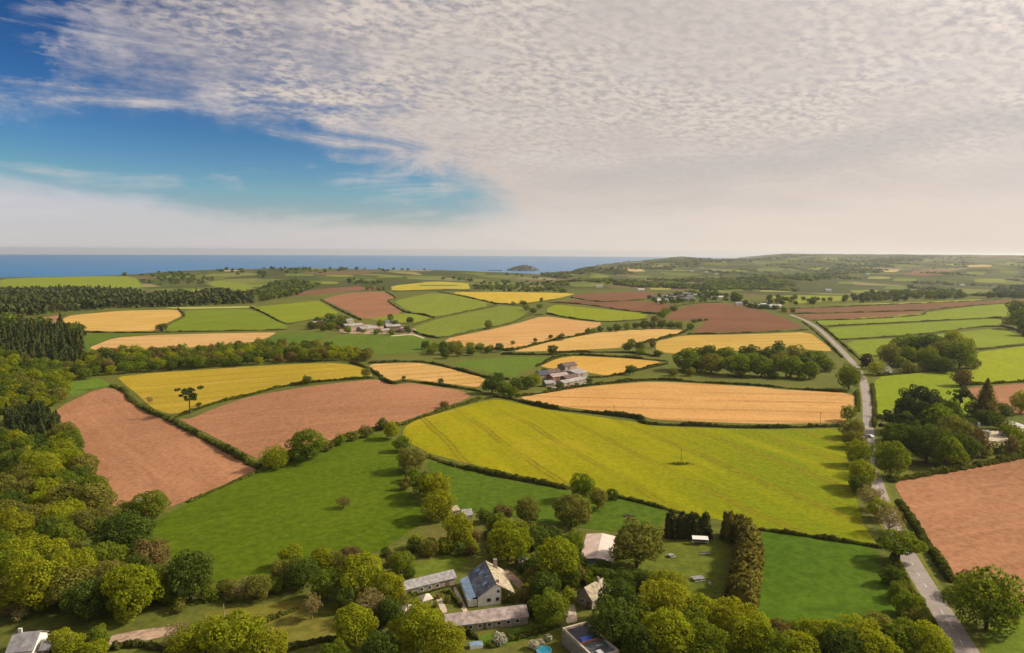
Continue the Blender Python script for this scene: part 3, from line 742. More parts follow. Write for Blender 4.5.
def hedge_mesh(name, w, hh, ww, mat, seed, q=None, ragged=.35, plume=False):
    rng = np.random.default_rng(seed)
    d = float(np.hypot(w[:, 0], w[:, 1]).mean())
    step = max(1.0, d * .004)
    c = resample(w, step); t = np.gradient(c[:, :2], axis=0); t /= np.linalg.norm(t, axis=1)[:, None] + 1e-9
    nr = np.stack([-t[:, 1], t[:, 0]], 1); n = len(c)
    base = Ht(c[:, 0], c[:, 1])
    # wandering height and width
    k = np.cumsum(rng.normal(0, 1, n)); k = (k - k.mean()) / (k.std() + 1e-6)
    hv = hh * np.clip(1 + ragged * (.5 * np.sin(np.arange(n) * step / 9 + seed) + .35 * k + .3 * rng.normal(0, 1, n)), .45, 1.9)
    hv = hv * (1 - .55 * (np.sin(np.arange(n) * step / 23 + seed * 1.7) * np.sin(np.arange(n) * step / 8.3 + seed) > .55)) if ragged > .5 else hv
    if plume: hv = hv * (.93 + .13 * np.abs(np.sin(np.arange(n) * step / 1.3 + seed)) + .06 * rng.normal(0, 1, n))
    wv = ww * np.clip(1 + ragged * .6 * rng.normal(0, 1, n), .6, 1.6)
    prof = np.array([(-.5, -.1), (-.52, .45), (-.36, .86), (0, 1.0), (.36, .86), (.52, .45), (.5, -.1)]); m = len(prof)
    pu = prof[None, :, 0] * wv[:, None] * (1 + rng.normal(0, .10, (n, m))); pv = prof[None, :, 1] * hv[:, None] * (1 + rng.normal(0, .07, (n, m)))
    for e_, k_ in ((0, .03), (1, .75), (-2, .75), (-1, .03)):
        if n > 4: pu[e_] *= k_; pv[e_] *= (k_ if k_ < .5 else .9)
    V = np.empty((n, m, 3)); V[..., 0] = c[:, None, 0] + nr[:, None, 0] * pu; V[..., 1] = c[:, None, 1] + nr[:, None, 1] * pu; V[..., 2] = base[:, None] + pv
    i = np.arange(n - 1)[:, None]; j = np.arange(m - 1)[None]
    F = np.stack([i * m + j, (i + 1) * m + j, (i + 1) * m + j + 1, i * m + j + 1], -1).reshape(-1, 4)
    q = q or max(.24, d * .0011)
    L = step * n; area = L * (2 * hh + ww)
    cnt = int(min(9000, area / (q * q) * 1.0))
    if d < 900 and cnt:
        a = rng.integers(0, n - 1, cnt); u = rng.random(cnt); s = rng.random(cnt) * (m - 1); b = s.astype(int); fr = (s - b)[:, None]
        p0 = V[a, b] * (1 - fr) + V[a, b + 1] * fr; p1 = V[a + 1, b] * (1 - fr) + V[a + 1, b + 1] * fr
        C = p0 * (1 - u[:, None]) + p1 * u[:, None]
        ctr = np.column_stack([c[a, 0], c[a, 1], base[a] + hh * .4]); N = C - ctr; N /= np.linalg.norm(N, axis=1)[:, None] + 1e-9
        C = C + N * rng.uniform(-.05, .5, (cnt, 1)) * q * 2.0
        LV, LF = leaf_quads(C, N, q, rng)
        inner = V.reshape(-1, 3).copy()
        V2 = np.vstack([inner, LV]); F = np.vstack([F, LF + len(inner)])
        return mesh_np(name, V2, F, mat)
    return mesh_np(name, V.reshape(-1, 3), F, mat)


HEDGES = [
 # pixels along the foot of the hedge, height, width, material, label
 ([(110,385.5),(124,391),(132,401),(150,412),(173,422),(216,445),(262,470)], 2.4, 3.0, 0, 'thick hedge running downhill between the two red ploughed fields'),
 ([(176,418),(184,414.5),(216,403.5),(250,395.5),(278,388),(306,383.5),(345,380),(375,378)], 1.8, 2.2, 0, 'hedge between the yellow crop field and the broad ploughed field'),
 ([(262,471),(223,487),(188,503)], 1.2, 1.6, 0, 'low hedge between the left ploughed field and the dark green pasture'),
 ([(262,461),(288,455),(326,445),(352,436),(382,429),(400,426)], 2.2, 3.0, 0, 'bushy hedge between the broad ploughed field and the dark green pasture'),
 ([(402,425.5),(420,418),(450,408.5),(482,399)], 1.8, 2.2, 0, 'hedge between the broad ploughed field and the yellow-green field'),
 ([(380,378),(392,384),(407,381.5),(428,384),(461,388.5),(482,392)], 1.6, 2.2, 1, 'dark hedge under the small tan stubble field'),
 ([(350,362.5),(362,366.5),(372,371),(382,377.5)], 1.8, 2.4, 1, 'short hedge between the yellow crop field and the tan stubble field'),
 ([(367,363.4),(415,361.8),(443,366),(486,377.5),(510,380)], 1.8, 2.2, 1, 'dark hedge along the top of the small tan stubble field'),
 ([(484,399.5),(502,397.5),(551,408.5),(600,414),(640,419),(647,424),(700,426),(760,428),(843,426.5)], 2.0, 2.4, 1, 'long dark hedge between the orange stubble and yellow-green fields'),
 ([(515,397.5),(560,390.5),(594,385),(652,380.2),(700,382.5),(760,386),(800,389.5),(847,392.5)], 1.8, 2.2, 1, 'dark hedge along the top of the wide orange field'),
 ([(426,456),(453,465.5),(500,476),(540,483.5),(570,489.5)], 2.0, 2.6, 0, 'hedge along the lower left edge of the yellow-green field'),
 ([(615,496.5),(650,505),(685,514.5)], 1.3, 1.6, 0, 'low hedge from the small trees towards the tall conifer hedge'),
 ([(757,529.5),(800,535.5),(850,543),(883,548.5)], 1.2, 1.5, 0, 'low hedge between the yellow-green field and the rough bottom pasture'),
 ([(84,332.4),(114,333),(160,332.6),(200,331.8),(250,330.8),(288,330)], 2.0, 2.6, 1, 'far hedge between the two left tan stubble fields'),
 ([(178,308.6),(184,314),(183,318),(168,325),(163,331.8)], 2.2, 3.0, 1, 'curved far hedge right of the left golden field'),
 ([(60,321),(66,315),(80,312)], 2.5, 4, 1, 'short hedge at the left tip of the golden field'),
 ([(250,307),(265,313.6),(285,323.7),(305,321),(330,318)], 2.2, 3.0, 1, 'hedge on the left side of the bright lime field'),
 ([(320,299.3),(330,304.7),(345,312.8),(362,320.5)], 2.4, 3.0, 1, 'hedge between the bright lime field and the far ploughed field'),
 ([(386,291.5),(396,298.3),(388,301),(405,312),(420,314.4),(435,318)], 2.4, 3.0, 1, 'zigzag hedge right of the far ploughed field'),
 ([(438,291.7),(470,298),(497,304.8),(470,311),(436,318.2),(412,325.5)], 2.2, 3.0, 1, 'hedge round the far light green field'),
 ([(412,331.3),(438,338.3),(475,331),(510,323.5),(527,316),(545,315)], 2.2, 2.8, 1, 'hedge between the far green field and the tan field below'),
 ([(473,349.4),(500,350),(515,350.2),(551,340.8),(585,334.5)], 2.2, 3.0, 1, 'hedge between the two central tan fields'),
 ([(500,354.6),(553,355),(563,352.7),(627,353),(660,357)], 2.0, 2.6, 1, 'hedge above the golden field of the middle farm'),
 ([(687,330),(678,334.5),(642,343.8),(628,349)], 2.2, 3.0, 1, 'hedge between the two golden fields at centre right'),
 ([(686,334.2),(723,334),(760,332.5),(809,330)], 2.2, 3.0, 1, 'hedge under the dark red ploughed field'),
 ([(546,313.6),(576,319),(609,322),(648,319.5)], 2.4, 3.2, 1, 'hedge along the lower side of the far lime strip'),
 ([(548,302.6),(576,303.9),(597,306.3),(625,310.5),(660,313.8)], 2.2, 3.0, 1, 'hedge between the far lime strip and the dark ploughed strip'),
 ([(570,297.4),(600,301.9),(645,300)], 2.2, 3.0, 1, 'hedge between the two far dark ploughed strips'),
 ([(536,366.8),(556,357.8),(576,355.2),(627,357.7),(668,361.6)], 1.8, 2.4, 1, 'hedge over the golden field behind the middle farmyard'),
 ([(588,377.5),(607,377),(640,370),(668,363.5)], 1.8, 2.4, 1, 'hedge on the lower right side of the golden farm field'),
 ([(857,391),(858,402),(858,412)], 1.8, 2.0, 0, 'short hedge left of the road beside the orange field'),
 ([(898,500),(912,522),(929,547),(952,583)], 2.2, 2.6, 0, 'hedge between the road and the right ploughed field'),
 ([(874.5,428),(874.5,406),(872,384)], 1.8, 2.0, 0, 'hedge between the road and the lime green pasture'),
 ([(816,322),(828,331),(844,345),(862,361)], 2.0, 2.4, 1, 'hedge on the right side of the road beyond the bend'),
 ([(802,321.5),(816,332),(833,348),(843,358)], 1.8, 2.2, 0, 'hedge on the left side of the road beyond the bend'),
 ([(811,320.6),(862,319.4),(921,315.4),(928,311),(977,305.4),(1030,301.8)], 2.2, 3.0, 1, 'uppermost hedge of the right hand green fields'),
 ([(822,326.8),(910.5,322.3),(1003,317.3)], 2.2, 3.0, 1, 'second hedge down among the right hand green fields'),
 ([(838,340),(912,335.6),(1001,326.2),(1036,343)], 2.4, 3.2, 1, 'third hedge down among the right hand green fields'),
 ([(968,351),(1036,343.8)], 2.4, 3.2, 1, 'hedge over the vivid lime pasture at the right edge'),
 ([(875,376.5),(921,372),(957,370)], 2.0, 2.6, 1, 'dark hedge under the roadside grove'),
 ([(964,385.6),(1036,381)], 2.0, 2.6, 1, 'dark hedge between the vivid lime pasture and the small ploughed field'),
 ([(959,371),(963,386.5),(974,400)], 2.0, 2.6, 1, 'hedge between the lime pasture and the small ploughed field'),
 ([(888,482),(937,473.5),(970,467.5),(1040,454.5)], 2.6, 3.2, 0, 'tall hedge above the right ploughed field'),
 ([(790,313.9),(862,312.6),(926,310.4)], 2.2, 3.0, 1, 'hedge between the two right hand dark ploughed strips'),
 ([(740,304),(771,309.3),(910,303.8),(1036,298.2)], 2.2, 3.2, 1, 'hedge along the top of the right hand dark ploughed strip'),
 ([(1006,612),(1024,606),(1040,600)], 1.8, 2.4, 0, 'hedge behind the big tree at the lower right edge'),
 ([(893,556),(898,569),(912,590),(936,634)], 1.7, 2.0, 0, 'hedge between the rough bottom pasture and the road'),
 ([(252,629),(275,618),(299,608)], 1.4, 1.6, 0, 'green hedge between the two paddocks at the bottom'),
 ([(282,652),(310,644),(342,638)], 1.6, 1.6, 1, 'dark hedge at the foot of the lower paddock'),
 ([(180,655),(140,646),(110,650)], 1.5, 1.6, 1, 'dark hedge below the pink track at the bottom left'),
 ([(640,313.6),(663,313.4),(676,306.8),(696,303.4),(724,302.3)], 3.0, 4.5, 1, 'hedge round the top of the dark red ploughed field'),
 ([(470,291),(448,290.2),(392,291.8)], 2.2, 3.0, 1, 'hedge under the far yellow field'),
 ([(490,302.6),(505,304.4),(526,304),(560,298.7)], 2.2, 3.0, 1, 'hedge under the far pale yellow field'),
 ([(448,634),(462,631),(478,640)], 1.6, 1.4, 1, 'clipped dark hedge in front of the long pink roofed outbuilding'),
 ([(405,599),(430,591),(455,585)], 1.5, 1.2, 0, 'garden hedge in front of the long grey shed'),
 ([(448,591),(462,608)], 1.6, 1.2, 0, 'narrow garden hedge beside the glass lean-to'),
 ([(484,648),(520,638),(560,626)], 1.5, 1.6, 0, 'garden hedge below the small lawn at the bottom'),
]
for i, (pl, hh, ww, mk, lb) in enumerate(HEDGES):
    me = hedge_mesh('hedge', P(catmull(pl, 3)), hh * .8, ww * .8, ('leaf_hedge', 'leaf_hedge_dark')[mk], 100 + i, ragged=.55)
    tag(link(bpy.data.objects.new('hedge', me)), lb, 'hedge', 'field hedges')

# ------------------------------------------------------------------ trees
def trunk_mb(h, r, limbs, rng, spread=.3, split=.4):
    m = MB(); lean = rng.uniform(-.03, .03)
    m.cyl((0, 0, -.03), (lean, 0, h), r, r * .6, 7)
    for i in range(limbs):
        a = i * 2.4 + rng.uniform(-.4, .4); z0 = h * rng.uniform(split, .98)
        p = (math.cos(a) * spread * rng.uniform(.6, 1), math.sin(a) * spread * rng.uniform(.6, 1), min(.93, z0 + rng.uniform(.16, .34)))
        m.cyl((lean * z0 / h, 0, z0), p, r * .5, r * .12, 5)
    return m


def crown_broad(rng, nleaf, size, lobes=26, zc=.52, rx=.37, rz=.36, lr=(.11, .19), bottom=.05, jit=.75):
    # lobes over an uneven dome
    L = []
    for i in range(lobes):
        ph = i * 2.39996; v = 1 - (i + .5) / lobes * 1.88
        v = max(-.9, v); r = math.sqrt(max(0, 1 - v * v)); w = rng.uniform(.6, 1.18)
        L.append((math.cos(ph) * r * rx * w, math.sin(ph) * r * rx * w, zc + v * rz * w, rng.uniform(*lr)))
    L.append((0, 0, zc, .24))
    L = np.array(L); wt = L[:, 3] ** 2; wt /= wt.sum()
    k = rng.choice(len(L), nleaf * 2, p=wt); N = rng.normal(0, 1, (len(k), 3)); N /= np.linalg.norm(N, axis=1)[:, None]
    C = L[k, :3] + N * L[k, 3:4] * rng.uniform(.82, 1.08, (len(k), 1))
    D = np.linalg.norm(C[:, None] - L[None, :, :3], axis=2) / L[None, :, 3]
    keep = (D < .74).sum(1) == 0; keep &= C[:, 2] > bottom
    C, N = C[keep][:nleaf], N[keep][:nleaf]
    O = C - np.array([0, 0, zc - .1]); O /= np.linalg.norm(O, axis=1)[:, None]
    return leaf_quads(C, N * .7 + O * .5, np.full(len(C), size), rng, jit)


def crown_cone(rng, nleaf, size, tiers=11, rw=.46, z0=.10, droop=.10):
    C = []; N = []
    for i in range(nleaf):
        t = rng.random() ** .7; t = 1 - t; ti = math.floor(t * tiers) / tiers; f = (t * tiers) % 1
        z = z0 + (1 - z0) * t
        R = rw * (1 - t) ** .85 * (1.12 - .4 * f) + .012
        a = rng.random() * 6.283; lob = .8 + .25 * math.sin(a * 5 + i % 3 + math.floor(t * tiers) * 1.7)
        rr = R * lob * math.sqrt(rng.uniform(.25, 1))
        C.append((math.cos(a) * rr, math.sin(a) * rr, z - droop * rr)); N.append((math.cos(a), math.sin(a), .8))
    return leaf_quads(np.array(C), np.array(N), np.full(nleaf, size), rng, .55)


def crown_pine(rng, nleaf, size):
    """flat irregular pads high on a bare stem"""
    pads = [(0.02, 0, .9, .2, .09), (-.26, .05, .74, .2, .08), (.25, -.05, .8, .2, .08), (.1, .22, .7, .17, .07), (.36, .02, .6, .13, .06), (-.1, -.2, .83, .18, .08), (-.34, -.1, .6, .12, .055)]
    pads = [(p[0] * .75, p[1] * .8, p[2], p[3] * .75, p[4] * .8) for p in pads] + [(rng.normal(0, .2), rng.normal(0, .2), rng.uniform(.55, .95), rng.uniform(.07, .14), rng.uniform(.04, .08)) for _ in range(14)]
    C = []; N = []
    for i in range(nleaf):
        p = pads[rng.integers(0, len(pads))]; n = rng.normal(0, 1, 3); n /= np.linalg.norm(n); s = rng.uniform(.7, 1)
        C.append((p[0] + n[0] * p[3] * s, p[1] + n[1] * p[3] * s, p[2] + n[2] * p[4] * s)); N.append(n)
    return leaf_quads(np.array(C), np.array(N), np.full(nleaf, size), rng, .8)


PROTO = {}


def make_protos():
    """unit trees: crown about 1 across, 1 tall; each kind in three level-of-detail sets with variants"""
    for lod, (n, sz, var) in enumerate([(7000, .020, 4), (1700, .036, 4), (360, .075, 3), (46, .19, 3)]):
        for v in range(var):
            rng = np.random.default_rng(1000 + lod * 50 + v); pr = random.Random(lod * 9 + v)
            PROTO['broad', lod, v] = (crown_broad(rng, n, sz, 24 + 3 * v), trunk_mb(.36, .03, 7, pr))
            PROTO['dome', lod, v] = (crown_broad(rng, n, sz, 34, .5, .38, .36, (.09, .16), .04), trunk_mb(.35, .035, 6, pr))
            PROTO['bush', lod, v] = (crown_broad(rng, int(n * .6), sz * 1.25, 18, .46, .33, .36, (.13, .2), .0), trunk_mb(.3, .03, 5, pr))
            PROTO['sparse', lod, v] = (crown_broad(rng, int(n * .5), sz * .85, 34, .55, .38, .35, (.06, .12), .12, 1.2), trunk_mb(.5, .03, 16, pr, .4, .3))
            PROTO['cone', lod, v] = (crown_cone(rng, int(n * .55), sz * 1.3), trunk_mb(.9, .03, 0, pr))
            PROTO['pine', lod, v] = (crown_pine(rng, int(n * .35), sz * 1.3), trunk_mb(.74, .028, 9, pr, .36, .62))
            PROTO['flat', lod, v] = (crown_broad(rng, n, sz, 26, .66, .40, .20, (.10, .16), .40), trunk_mb(.5, .035, 9, pr, .36))


make_protos()
MESHC = {}


def proto_mesh(shape, lod, v, leaf, part):
    key = (shape, lod, v, leaf if part == 'crown' else ('pale_bark' if shape == 'sparse' else 'bark'), part)
    if key not in MESHC:
        cr, tr = PROTO[shape, lod, v]
        MESHC[key] = mesh_np(part, cr[0], cr[1], 'leaf_' + leaf) if part == 'crown' else tr.mesh('trunk', key[3])
    return MESHC[key]


# kind -> (shape, leaf, name, words, category)
KIND = {
 'lime': ('broad', 'lime', 'broadleaf_tree', 'lime green broadleaf tree', 'tree'),
 'gold': ('broad', 'gold', 'broadleaf_tree', 'golden green broadleaf tree', 'tree'),
 'green': ('broad', 'green', 'broadleaf_tree', 'mid green broadleaf tree', 'tree'),
 'dome': ('dome', 'green', 'broadleaf_tree', 'green dome-shaped tree', 'tree'),
 'dark': ('dome', 'dark', 'broadleaf_tree', 'dark green broadleaf tree', 'tree'),
 'olive': ('broad', 'olive', 'broadleaf_tree', 'olive green broadleaf tree', 'tree'),
 'tan': ('sparse', 'tan', 'broadleaf_tree', 'sparse tan tree', 'tree'),
 'willow': ('dome', 'olive', 'broadleaf_tree', 'soft pale olive tree', 'tree'),
 'bronze': ('dome', 'bronze', 'broadleaf_tree', 'bronze brown tree', 'tree'),
 'copper': ('dome', 'copper', 'broadleaf_tree', 'dark copper-leaved tree', 'tree'),
 'flat': ('flat', 'green', 'broadleaf_tree', 'flat-topped green tree', 'tree'),
 'con': ('cone', 'conifer', 'conifer_tree', 'dark conifer tree', 'tree'),
 'twig': ('sparse', 'bronze', 'bush', 'dark twiggy bush', 'bush'),
 'con2': ('cone', 'hedge_dark', 'conifer_tree', 'green conifer tree', 'tree'),
 'rust': ('cone', 'rust_conifer', 'conifer_tree', 'brownish conifer tree', 'tree'),
 'pine': ('pine', 'conifer', 'pine_tree', 'dark pine tree', 'tree'),
 'dpine': ('dome', 'conifer', 'pine_tree', 'dense dark pine tree', 'tree'),
 'bush': ('bush', 'green', 'bush', 'green bush', 'bush'),
 'dbush': ('bush', 'dark', 'bush', 'dark green bush', 'bush'),
 'obush': ('bush', 'olive', 'bush', 'olive green bush', 'bush'),
 'lbush': ('bush', 'lime', 'bush', 'lime green bush', 'bush'),
 'bbush': ('bush', 'bronze', 'bush', 'bronze brown bush', 'bush'),
 'tbush': ('bush', 'tan', 'bush', 'pale tan bush', 'bush'),
 'wbush': ('bush', 'white', 'bush', 'white blossoming bush', 'bush'),
}
_tr = random.Random(77)
NTREE = [0]


def plant(p, width, height, kind, label, group, pxw=None):
    """one tree standing at ground point p"""
    shape, leaf, name, words, cat = KIND[kind]
    s = slant(p); pw = pxw or width * FPX / s
    lod = 0 if pw > 17 else (1 if pw > 8.5 else 2)
    v = _tr.randrange(4 if lod < 2 else 3)
    rz = _tr.uniform(0, 6.283)
    z = float(Ht(p[0], p[1])) - .05
    NTREE[0] += 1
    cm = proto_mesh(shape, lod, v, leaf, 'crown')
    if pw < 6.5:                        # too small to show its trunk
        o = bpy.data.objects.new(name, cm); COL.objects.link(o)
    else:
        o = bpy.data.objects.new(name, None); COL.objects.link(o); o.empty_display_size = .3
        c = bpy.data.objects.new('crown', cm); COL.objects.link(c); c.parent = o
        t = bpy.data.objects.new('trunk', proto_mesh(shape, lod, v, leaf, 'trunk')); COL.objects.link(t); t.parent = o
    o.location = (p[0], p[1], z); o.rotation_euler = (0, 0, rz)
    sx = width * _tr.uniform(1.0, 1.12)
    o.scale = (sx * _tr.uniform(.92, 1.1), sx * _tr.uniform(.86, 1.06), height * _tr.uniform(.94, 1.1))
    tag(o, label, cat, group)
    return o


ORD = ['first', 'second', 'third', 'fourth', 'fifth', 'sixth', 'seventh', 'eighth', 'ninth', 'tenth', 'eleventh', 'twelfth', 'thirteenth', 'fourteenth', 'fifteenth', 'sixteenth',
       'seventeenth', 'eighteenth', 'nineteenth', 'twentieth', 'twenty-first', 'twenty-second', 'twenty-third', 'twenty-fourth', 'twenty-fifth', 'twenty-sixth']


def tree_ground(rows):
    """crown centre pixel, crown width in pixels, height/width ratio -> ground points and sizes"""
    A = np.array([(cx, cy + .5 * w * k * .92) for cx, cy, w, k, *_ in rows]); g = P(A); out = []
    for (cx, cy, w, k, *_), p in zip(rows, g):
        s = slant(p); wm = w * s / FPX; out.append((p, wm, wm * k))
    return out


def tree_row(place, group, rows, end='left'):
    """trees of one place, told apart by their order"""
    rows = sorted(rows, key=(lambda r: r[0]) if end == 'left' else (lambda r: r[1]))
    rows = [((r[0] + _tr.uniform(-1.6, 1.6), r[1] + _tr.uniform(-.5, .5), r[2] * _tr.uniform(.75, 1.3)) + tuple(r[3:])) if r[2] <= 10 else r for r in rows]
    for i, (r, (p, wm, hm)) in enumerate(zip(rows, tree_ground(rows))):
        kind = r[4]; words = KIND[kind][3]
        pos = ORD[i] + (' from the left' if end == 'left' else ' from the far end')
        if len(rows) == 1: lb = f'{words} {place}'
        else: lb = f'{words}, {pos} {place}'
        plant(p, wm, hm, kind, lb, group, r[2])


tree_row('of the treeline dividing two pastures', 'treeline between the pastures', [
 (391,431,18,1.0,'lime'),(402,444,17,1.0,'green'),(412,460,26,.95,'olive'),(412,474,16,1,'bush'),(406,484,14,.9,'obush'),(424,484,24,1,'green'),(436,488,30,.95,'gold'),(439,506,31,.95,'gold')], 'far')
tree_row('in the hedge over the dark green pasture', 'trees in the pasture hedge', [
 (275,459,25,.8,'lime'),(290,455,12,.9,'bbush'),(307,447,36,.85,'green'),(328,446,10,.9,'bbush'),(340,440,13,.9,'bush'),(353,436,13,.8,'obush'),(366,432,14,.8,'olive'),(382,424,16,.8,'dbush')])
tree_row('above the slate roofed house', 'village trees', [
 (459,531,33,1.0,'gold'),(497,525,24,.95,'green'),(508,544,40,.9,'lime'),(485,516,17,.8,'dbush'),(503,512,20,.7,'bbush'),(527,513,28,.9,'willow'),(571,511,38,.85,'olive'),(582,488,24,1.1,'green'),(598,500,20,1,'olive'),(612,494,12,1,'dbush'),
 (447,546,14,1,'obush'),(470,550,12,.9,'bbush'),(428,548,20,.8,'obush'),(414,545,16,.8,'dbush'),(535,537,26,.8,'dark'),(553,536,20,.8,'dark'),(586,518,12,.8,'tbush')])
tree_row('around the lane and pale barn', 'trees by the lane', [
 (558,560,44,1.0,'lime'),(572,545,22,1,'green'),(543,588,30,.9,'dark'),(568,596,15,1,'lbush'),(549,612,36,.9,'green'),(533,575,20,.9,'olive'),(578,575,18,1,'bbush'),(592,572,20,.8,'bush'),(606,578,24,.7,'dark'),(622,582,24,.7,'dark'),(643,580,22,.8,'dark'),
 (538,606,16,1,'green'),(525,590,12,.9,'obush'),(570,578,20,1,'green')])
tree_row('beside the pale barn roof', 'pale garden tree', [(637,546,46,1.0,'willow')])
tree_row('in the garden left of the grey shed', 'bushes left of the grey shed', [(401,564,26,.8,'green'),(392,560,14,.9,'bbush'),(410,572,14,.8,'dbush'),(386,552,12,.8,'dbush')])
tree_row('below the dark green pasture', 'trees below the big pasture', [
 (292,557,22,1,'lime'),(284,575,26,.95,'olive'),(303,576,28,1,'dark'),(322,561,24,.9,'gold'),(350,557,24,.7,'bronze'),(336,562,20,.8,'olive'),(327,586,30,1,'green'),(362,577,46,.95,'lime'),(389,590,32,1.1,'gold'),
 (372,606,36,.9,'tan'),(312,609,22,1.0,'tan'),(243,590,24,.8,'tan'),(258,590,24,.85,'olive'),(273,586,18,.9,'green'),(226,588,18,.8,'olive'),(389,614,26,1.1,'dark'),(345,600,24,.9,'dark')])
tree_row('along the bottom edge left of the village', 'trees along the bottom left edge', [
 (236,642,52,.9,'lime'),(206,640,34,.9,'lime'),(264,652,40,.9,'gold'),(355,628,42,.85,'lime'),(180,636,26,.8,'tan'),(335,655,26,.9,'green'),(186,652,30,.9,'gold')])
tree_row('below the small white garden pavilions', 'trees below the pavilions', [(418,630,48,.9,'lime'),(445,646,42,.85,'gold'),(398,640,32,1,'gold'),(380,650,30,1,'dark')])
tree_row('of the bottom wood right of the village', 'bottom garden wood', [
 (666,588,34,.9,'gold'),(617,606,48,.9,'dark'),(666,608,50,.95,'gold'),(704,616,38,.95,'lime'),(613,628,46,.9,'dark'),(666,638,52,.95,'lime'),(732,624,44,.9,'gold'),(751,642,42,.9,'lime'),(704,644,42,.95,'green'),(777,637,28,.9,'bronze'),
 (810,637,34,.9,'lime'),(832,640,34,.9,'lime'),(768,650,36,.9,'green'),(800,652,34,.9,'lime'),(640,622,36,1,'green'),(688,630,34,1,'green'),(640,650,40,.9,'dark')])
tree_row('at the bottom beside the road', 'trees below the rough pasture', [
 (856,640,40,.85,'lime'),(880,634,34,.85,'olive'),(900,643,36,.85,'green'),(924,647,36,.85,'lime'),(842,652,36,.9,'dark'),(872,654,36,.9,'lime')])
tree_row('along the left roadside', 'roadside trees', [
 (847,414,15,1,'green'),(852,430,21,.8,'olive'),(853,441,21,.7,'olive'),(858,455,25,.9,'lime'),(862,475,26,1,'lime'),(869,499,25,.9,'tan'),(879,510,22,.9,'lime'),(889,522,26,.85,'tan'),(898,550,34,.7,'flat'),(859,486,18,.9,'dark')], 'far')
tree_row('at the roadside under the dark pines', 'roadside tree under the pines', [(890,462,32,.95,'green')])
tree_row('between rough pasture and road', 'roadside bushes', [(891,576,20,.9,'dbush'),(899,592,18,.9,'bush'),(907,606,22,.9,'bush'),(916,618,18,.8,'obush')], 'far')
tree_row('beside the road at the lower right', 'lower right trees', [(986,606,54,.95,'green'),(966,587,22,.9,'bronze')])
tree_row('of the dark clump right of the road', 'dark clump by the road', [
 (892,432,28,1.1,'pine'),(908,417,30,1.1,'dpine'),(918,404,30,1,'dpine'),(931,406,20,1.1,'dpine'),(936,427,34,1,'green'),(926,448,34,.95,'dark'),(953,438,32,1,'olive'),(899,444,32,1,'dark'),(944,453,30,.9,'green'),(961,451,28,.9,'dark'),
 (973,445,24,1,'bronze'),(904,430,26,1.2,'dark'),(922,425,26,1.2,'dpine'),(948,420,26,1,'dark')])
tree_row('behind the clump by the lime pasture', 'small trees by the lime pasture', [(959,407,16,1.3,'pine'),(951,411,15,1,'dark'),(943,408,14,1,'dpine'),(972,410,14,.9,'bush')])
tree_row('standing tall beside the brick house', 'tall conifer', [(985,402,28,1.25,'rust')])
tree_row('at the right edge above the white shed', 'yellow tree at the edge', [(1021,405,18,1,'gold')])
tree_row('round the brick house garden', 'garden bushes by the brick house', [(1000,424,14,.8,'dbush'),(1008,431,14,.8,'bush'),(1019,436,14,.9,'lbush'),(1010,447,15,.9,'bbush'),(996,448,12,.8,'bush'),(985,452,14,.8,'obush'),(1000,412,18,.7,'dark'),(986,418,18,.6,'dark'),(970,424,12,.8,'dark'),(1023,447,12,.8,'bush'),(990,421,12,.7,'dbush')])
tree_row('at the corner of the lime pasture', 'corner tree', [(962,379,17,.9,'bronze')])
tree_row('of the grove behind the white cottage', 'roadside grove', [
 (889,356,20,1,'olive'),(908,357,18,1,'green'),(906,347,22,.9,'green'),(927,348,28,.9,'dark'),(926,361,18,1.05,'dome'),(942,355,24,1,'olive'),(959,357,28,.95,'dome'),(953,345,20,.9,'gold'),(966,346,14,.9,'gold'),(898,362,14,.8,'bush'),(909,368,14,.7,'obush'),(877,369,14,.9,'lime'),(915,352,18,1,'dark'),(972,364,14,.7,'bbush'),(945,366,18,.8,'dark')])
tree_row('on the road at the bend opposite the white cottage', 'copper tree at the bend', [(866,362,13,1.1,'copper')])
tree_row('left of the road below the bend', 'round tree at the bend', [(849,380,22,.95,'dome')])
tree_row('of the scrub left of the road', 'scrub belt', [
 (761,367,26.0,.8,'bush'),(790,368,26.0,.8,'dome'),(809,371,18.9,.9,'bush'),(685,360,30.7,.75,'bush'),(711,363,30.7,.7,'obush'),(739,365,30.7,.75,'dome'),(708,353,18.9,.8,'dbush'),(726,353,18.9,.8,'bush'),(749,355,23.6,.8,'dbush'),(779,348,14.2,.9,'dbush'),(814,359,26.0,.75,'bush'),(797,356,28.3,.7,'obush'),(772,358,23.6,.8,'dbush'),(673,372,10.6,.8,'obush'),(690,372,10.6,.8,'obush'),(773,374,14.2,.6,'bush'),(802,377,10.6,.7,'bush'),(740,374,11.8,.6,'obush'),(826,366,16.5,.7,'bush'),(698,352,14.2,.8,'bush'),(750,362,22,.7,'bush'),(780,362,24,.7,'obush'),(725,360,22,.7,'dbush'),(700,366,16,.7,'bush'),(803,363,20,.7,'dbush')])
tree_row('at the corner of the yellow field with a bare trunk', 'lone pine', [(190,402,20,1.25,'pine')])
tree_row('standing alone in the dark green pasture', 'lone bush', [(344,503,15,.75,'twig')])
tree_row('below the left ploughed field', 'bushes below the ploughed field', [(152,507,34,.75,'green'),(128,513,20,.9,'green'),(137,507,16,.8,'wbush')])
tree_row('in hedges round the red fields', 'central hedgerow trees', [(307,380,6.5,1.1,'dark'),(365,373,8,1,'olive'),(403,378,5,1,'dark'),(442,381,6,1,'dark'),(444,404,9,.8,'bronze'),(150,400,6,1,'tan'),(200,404,5,.8,'dark')])
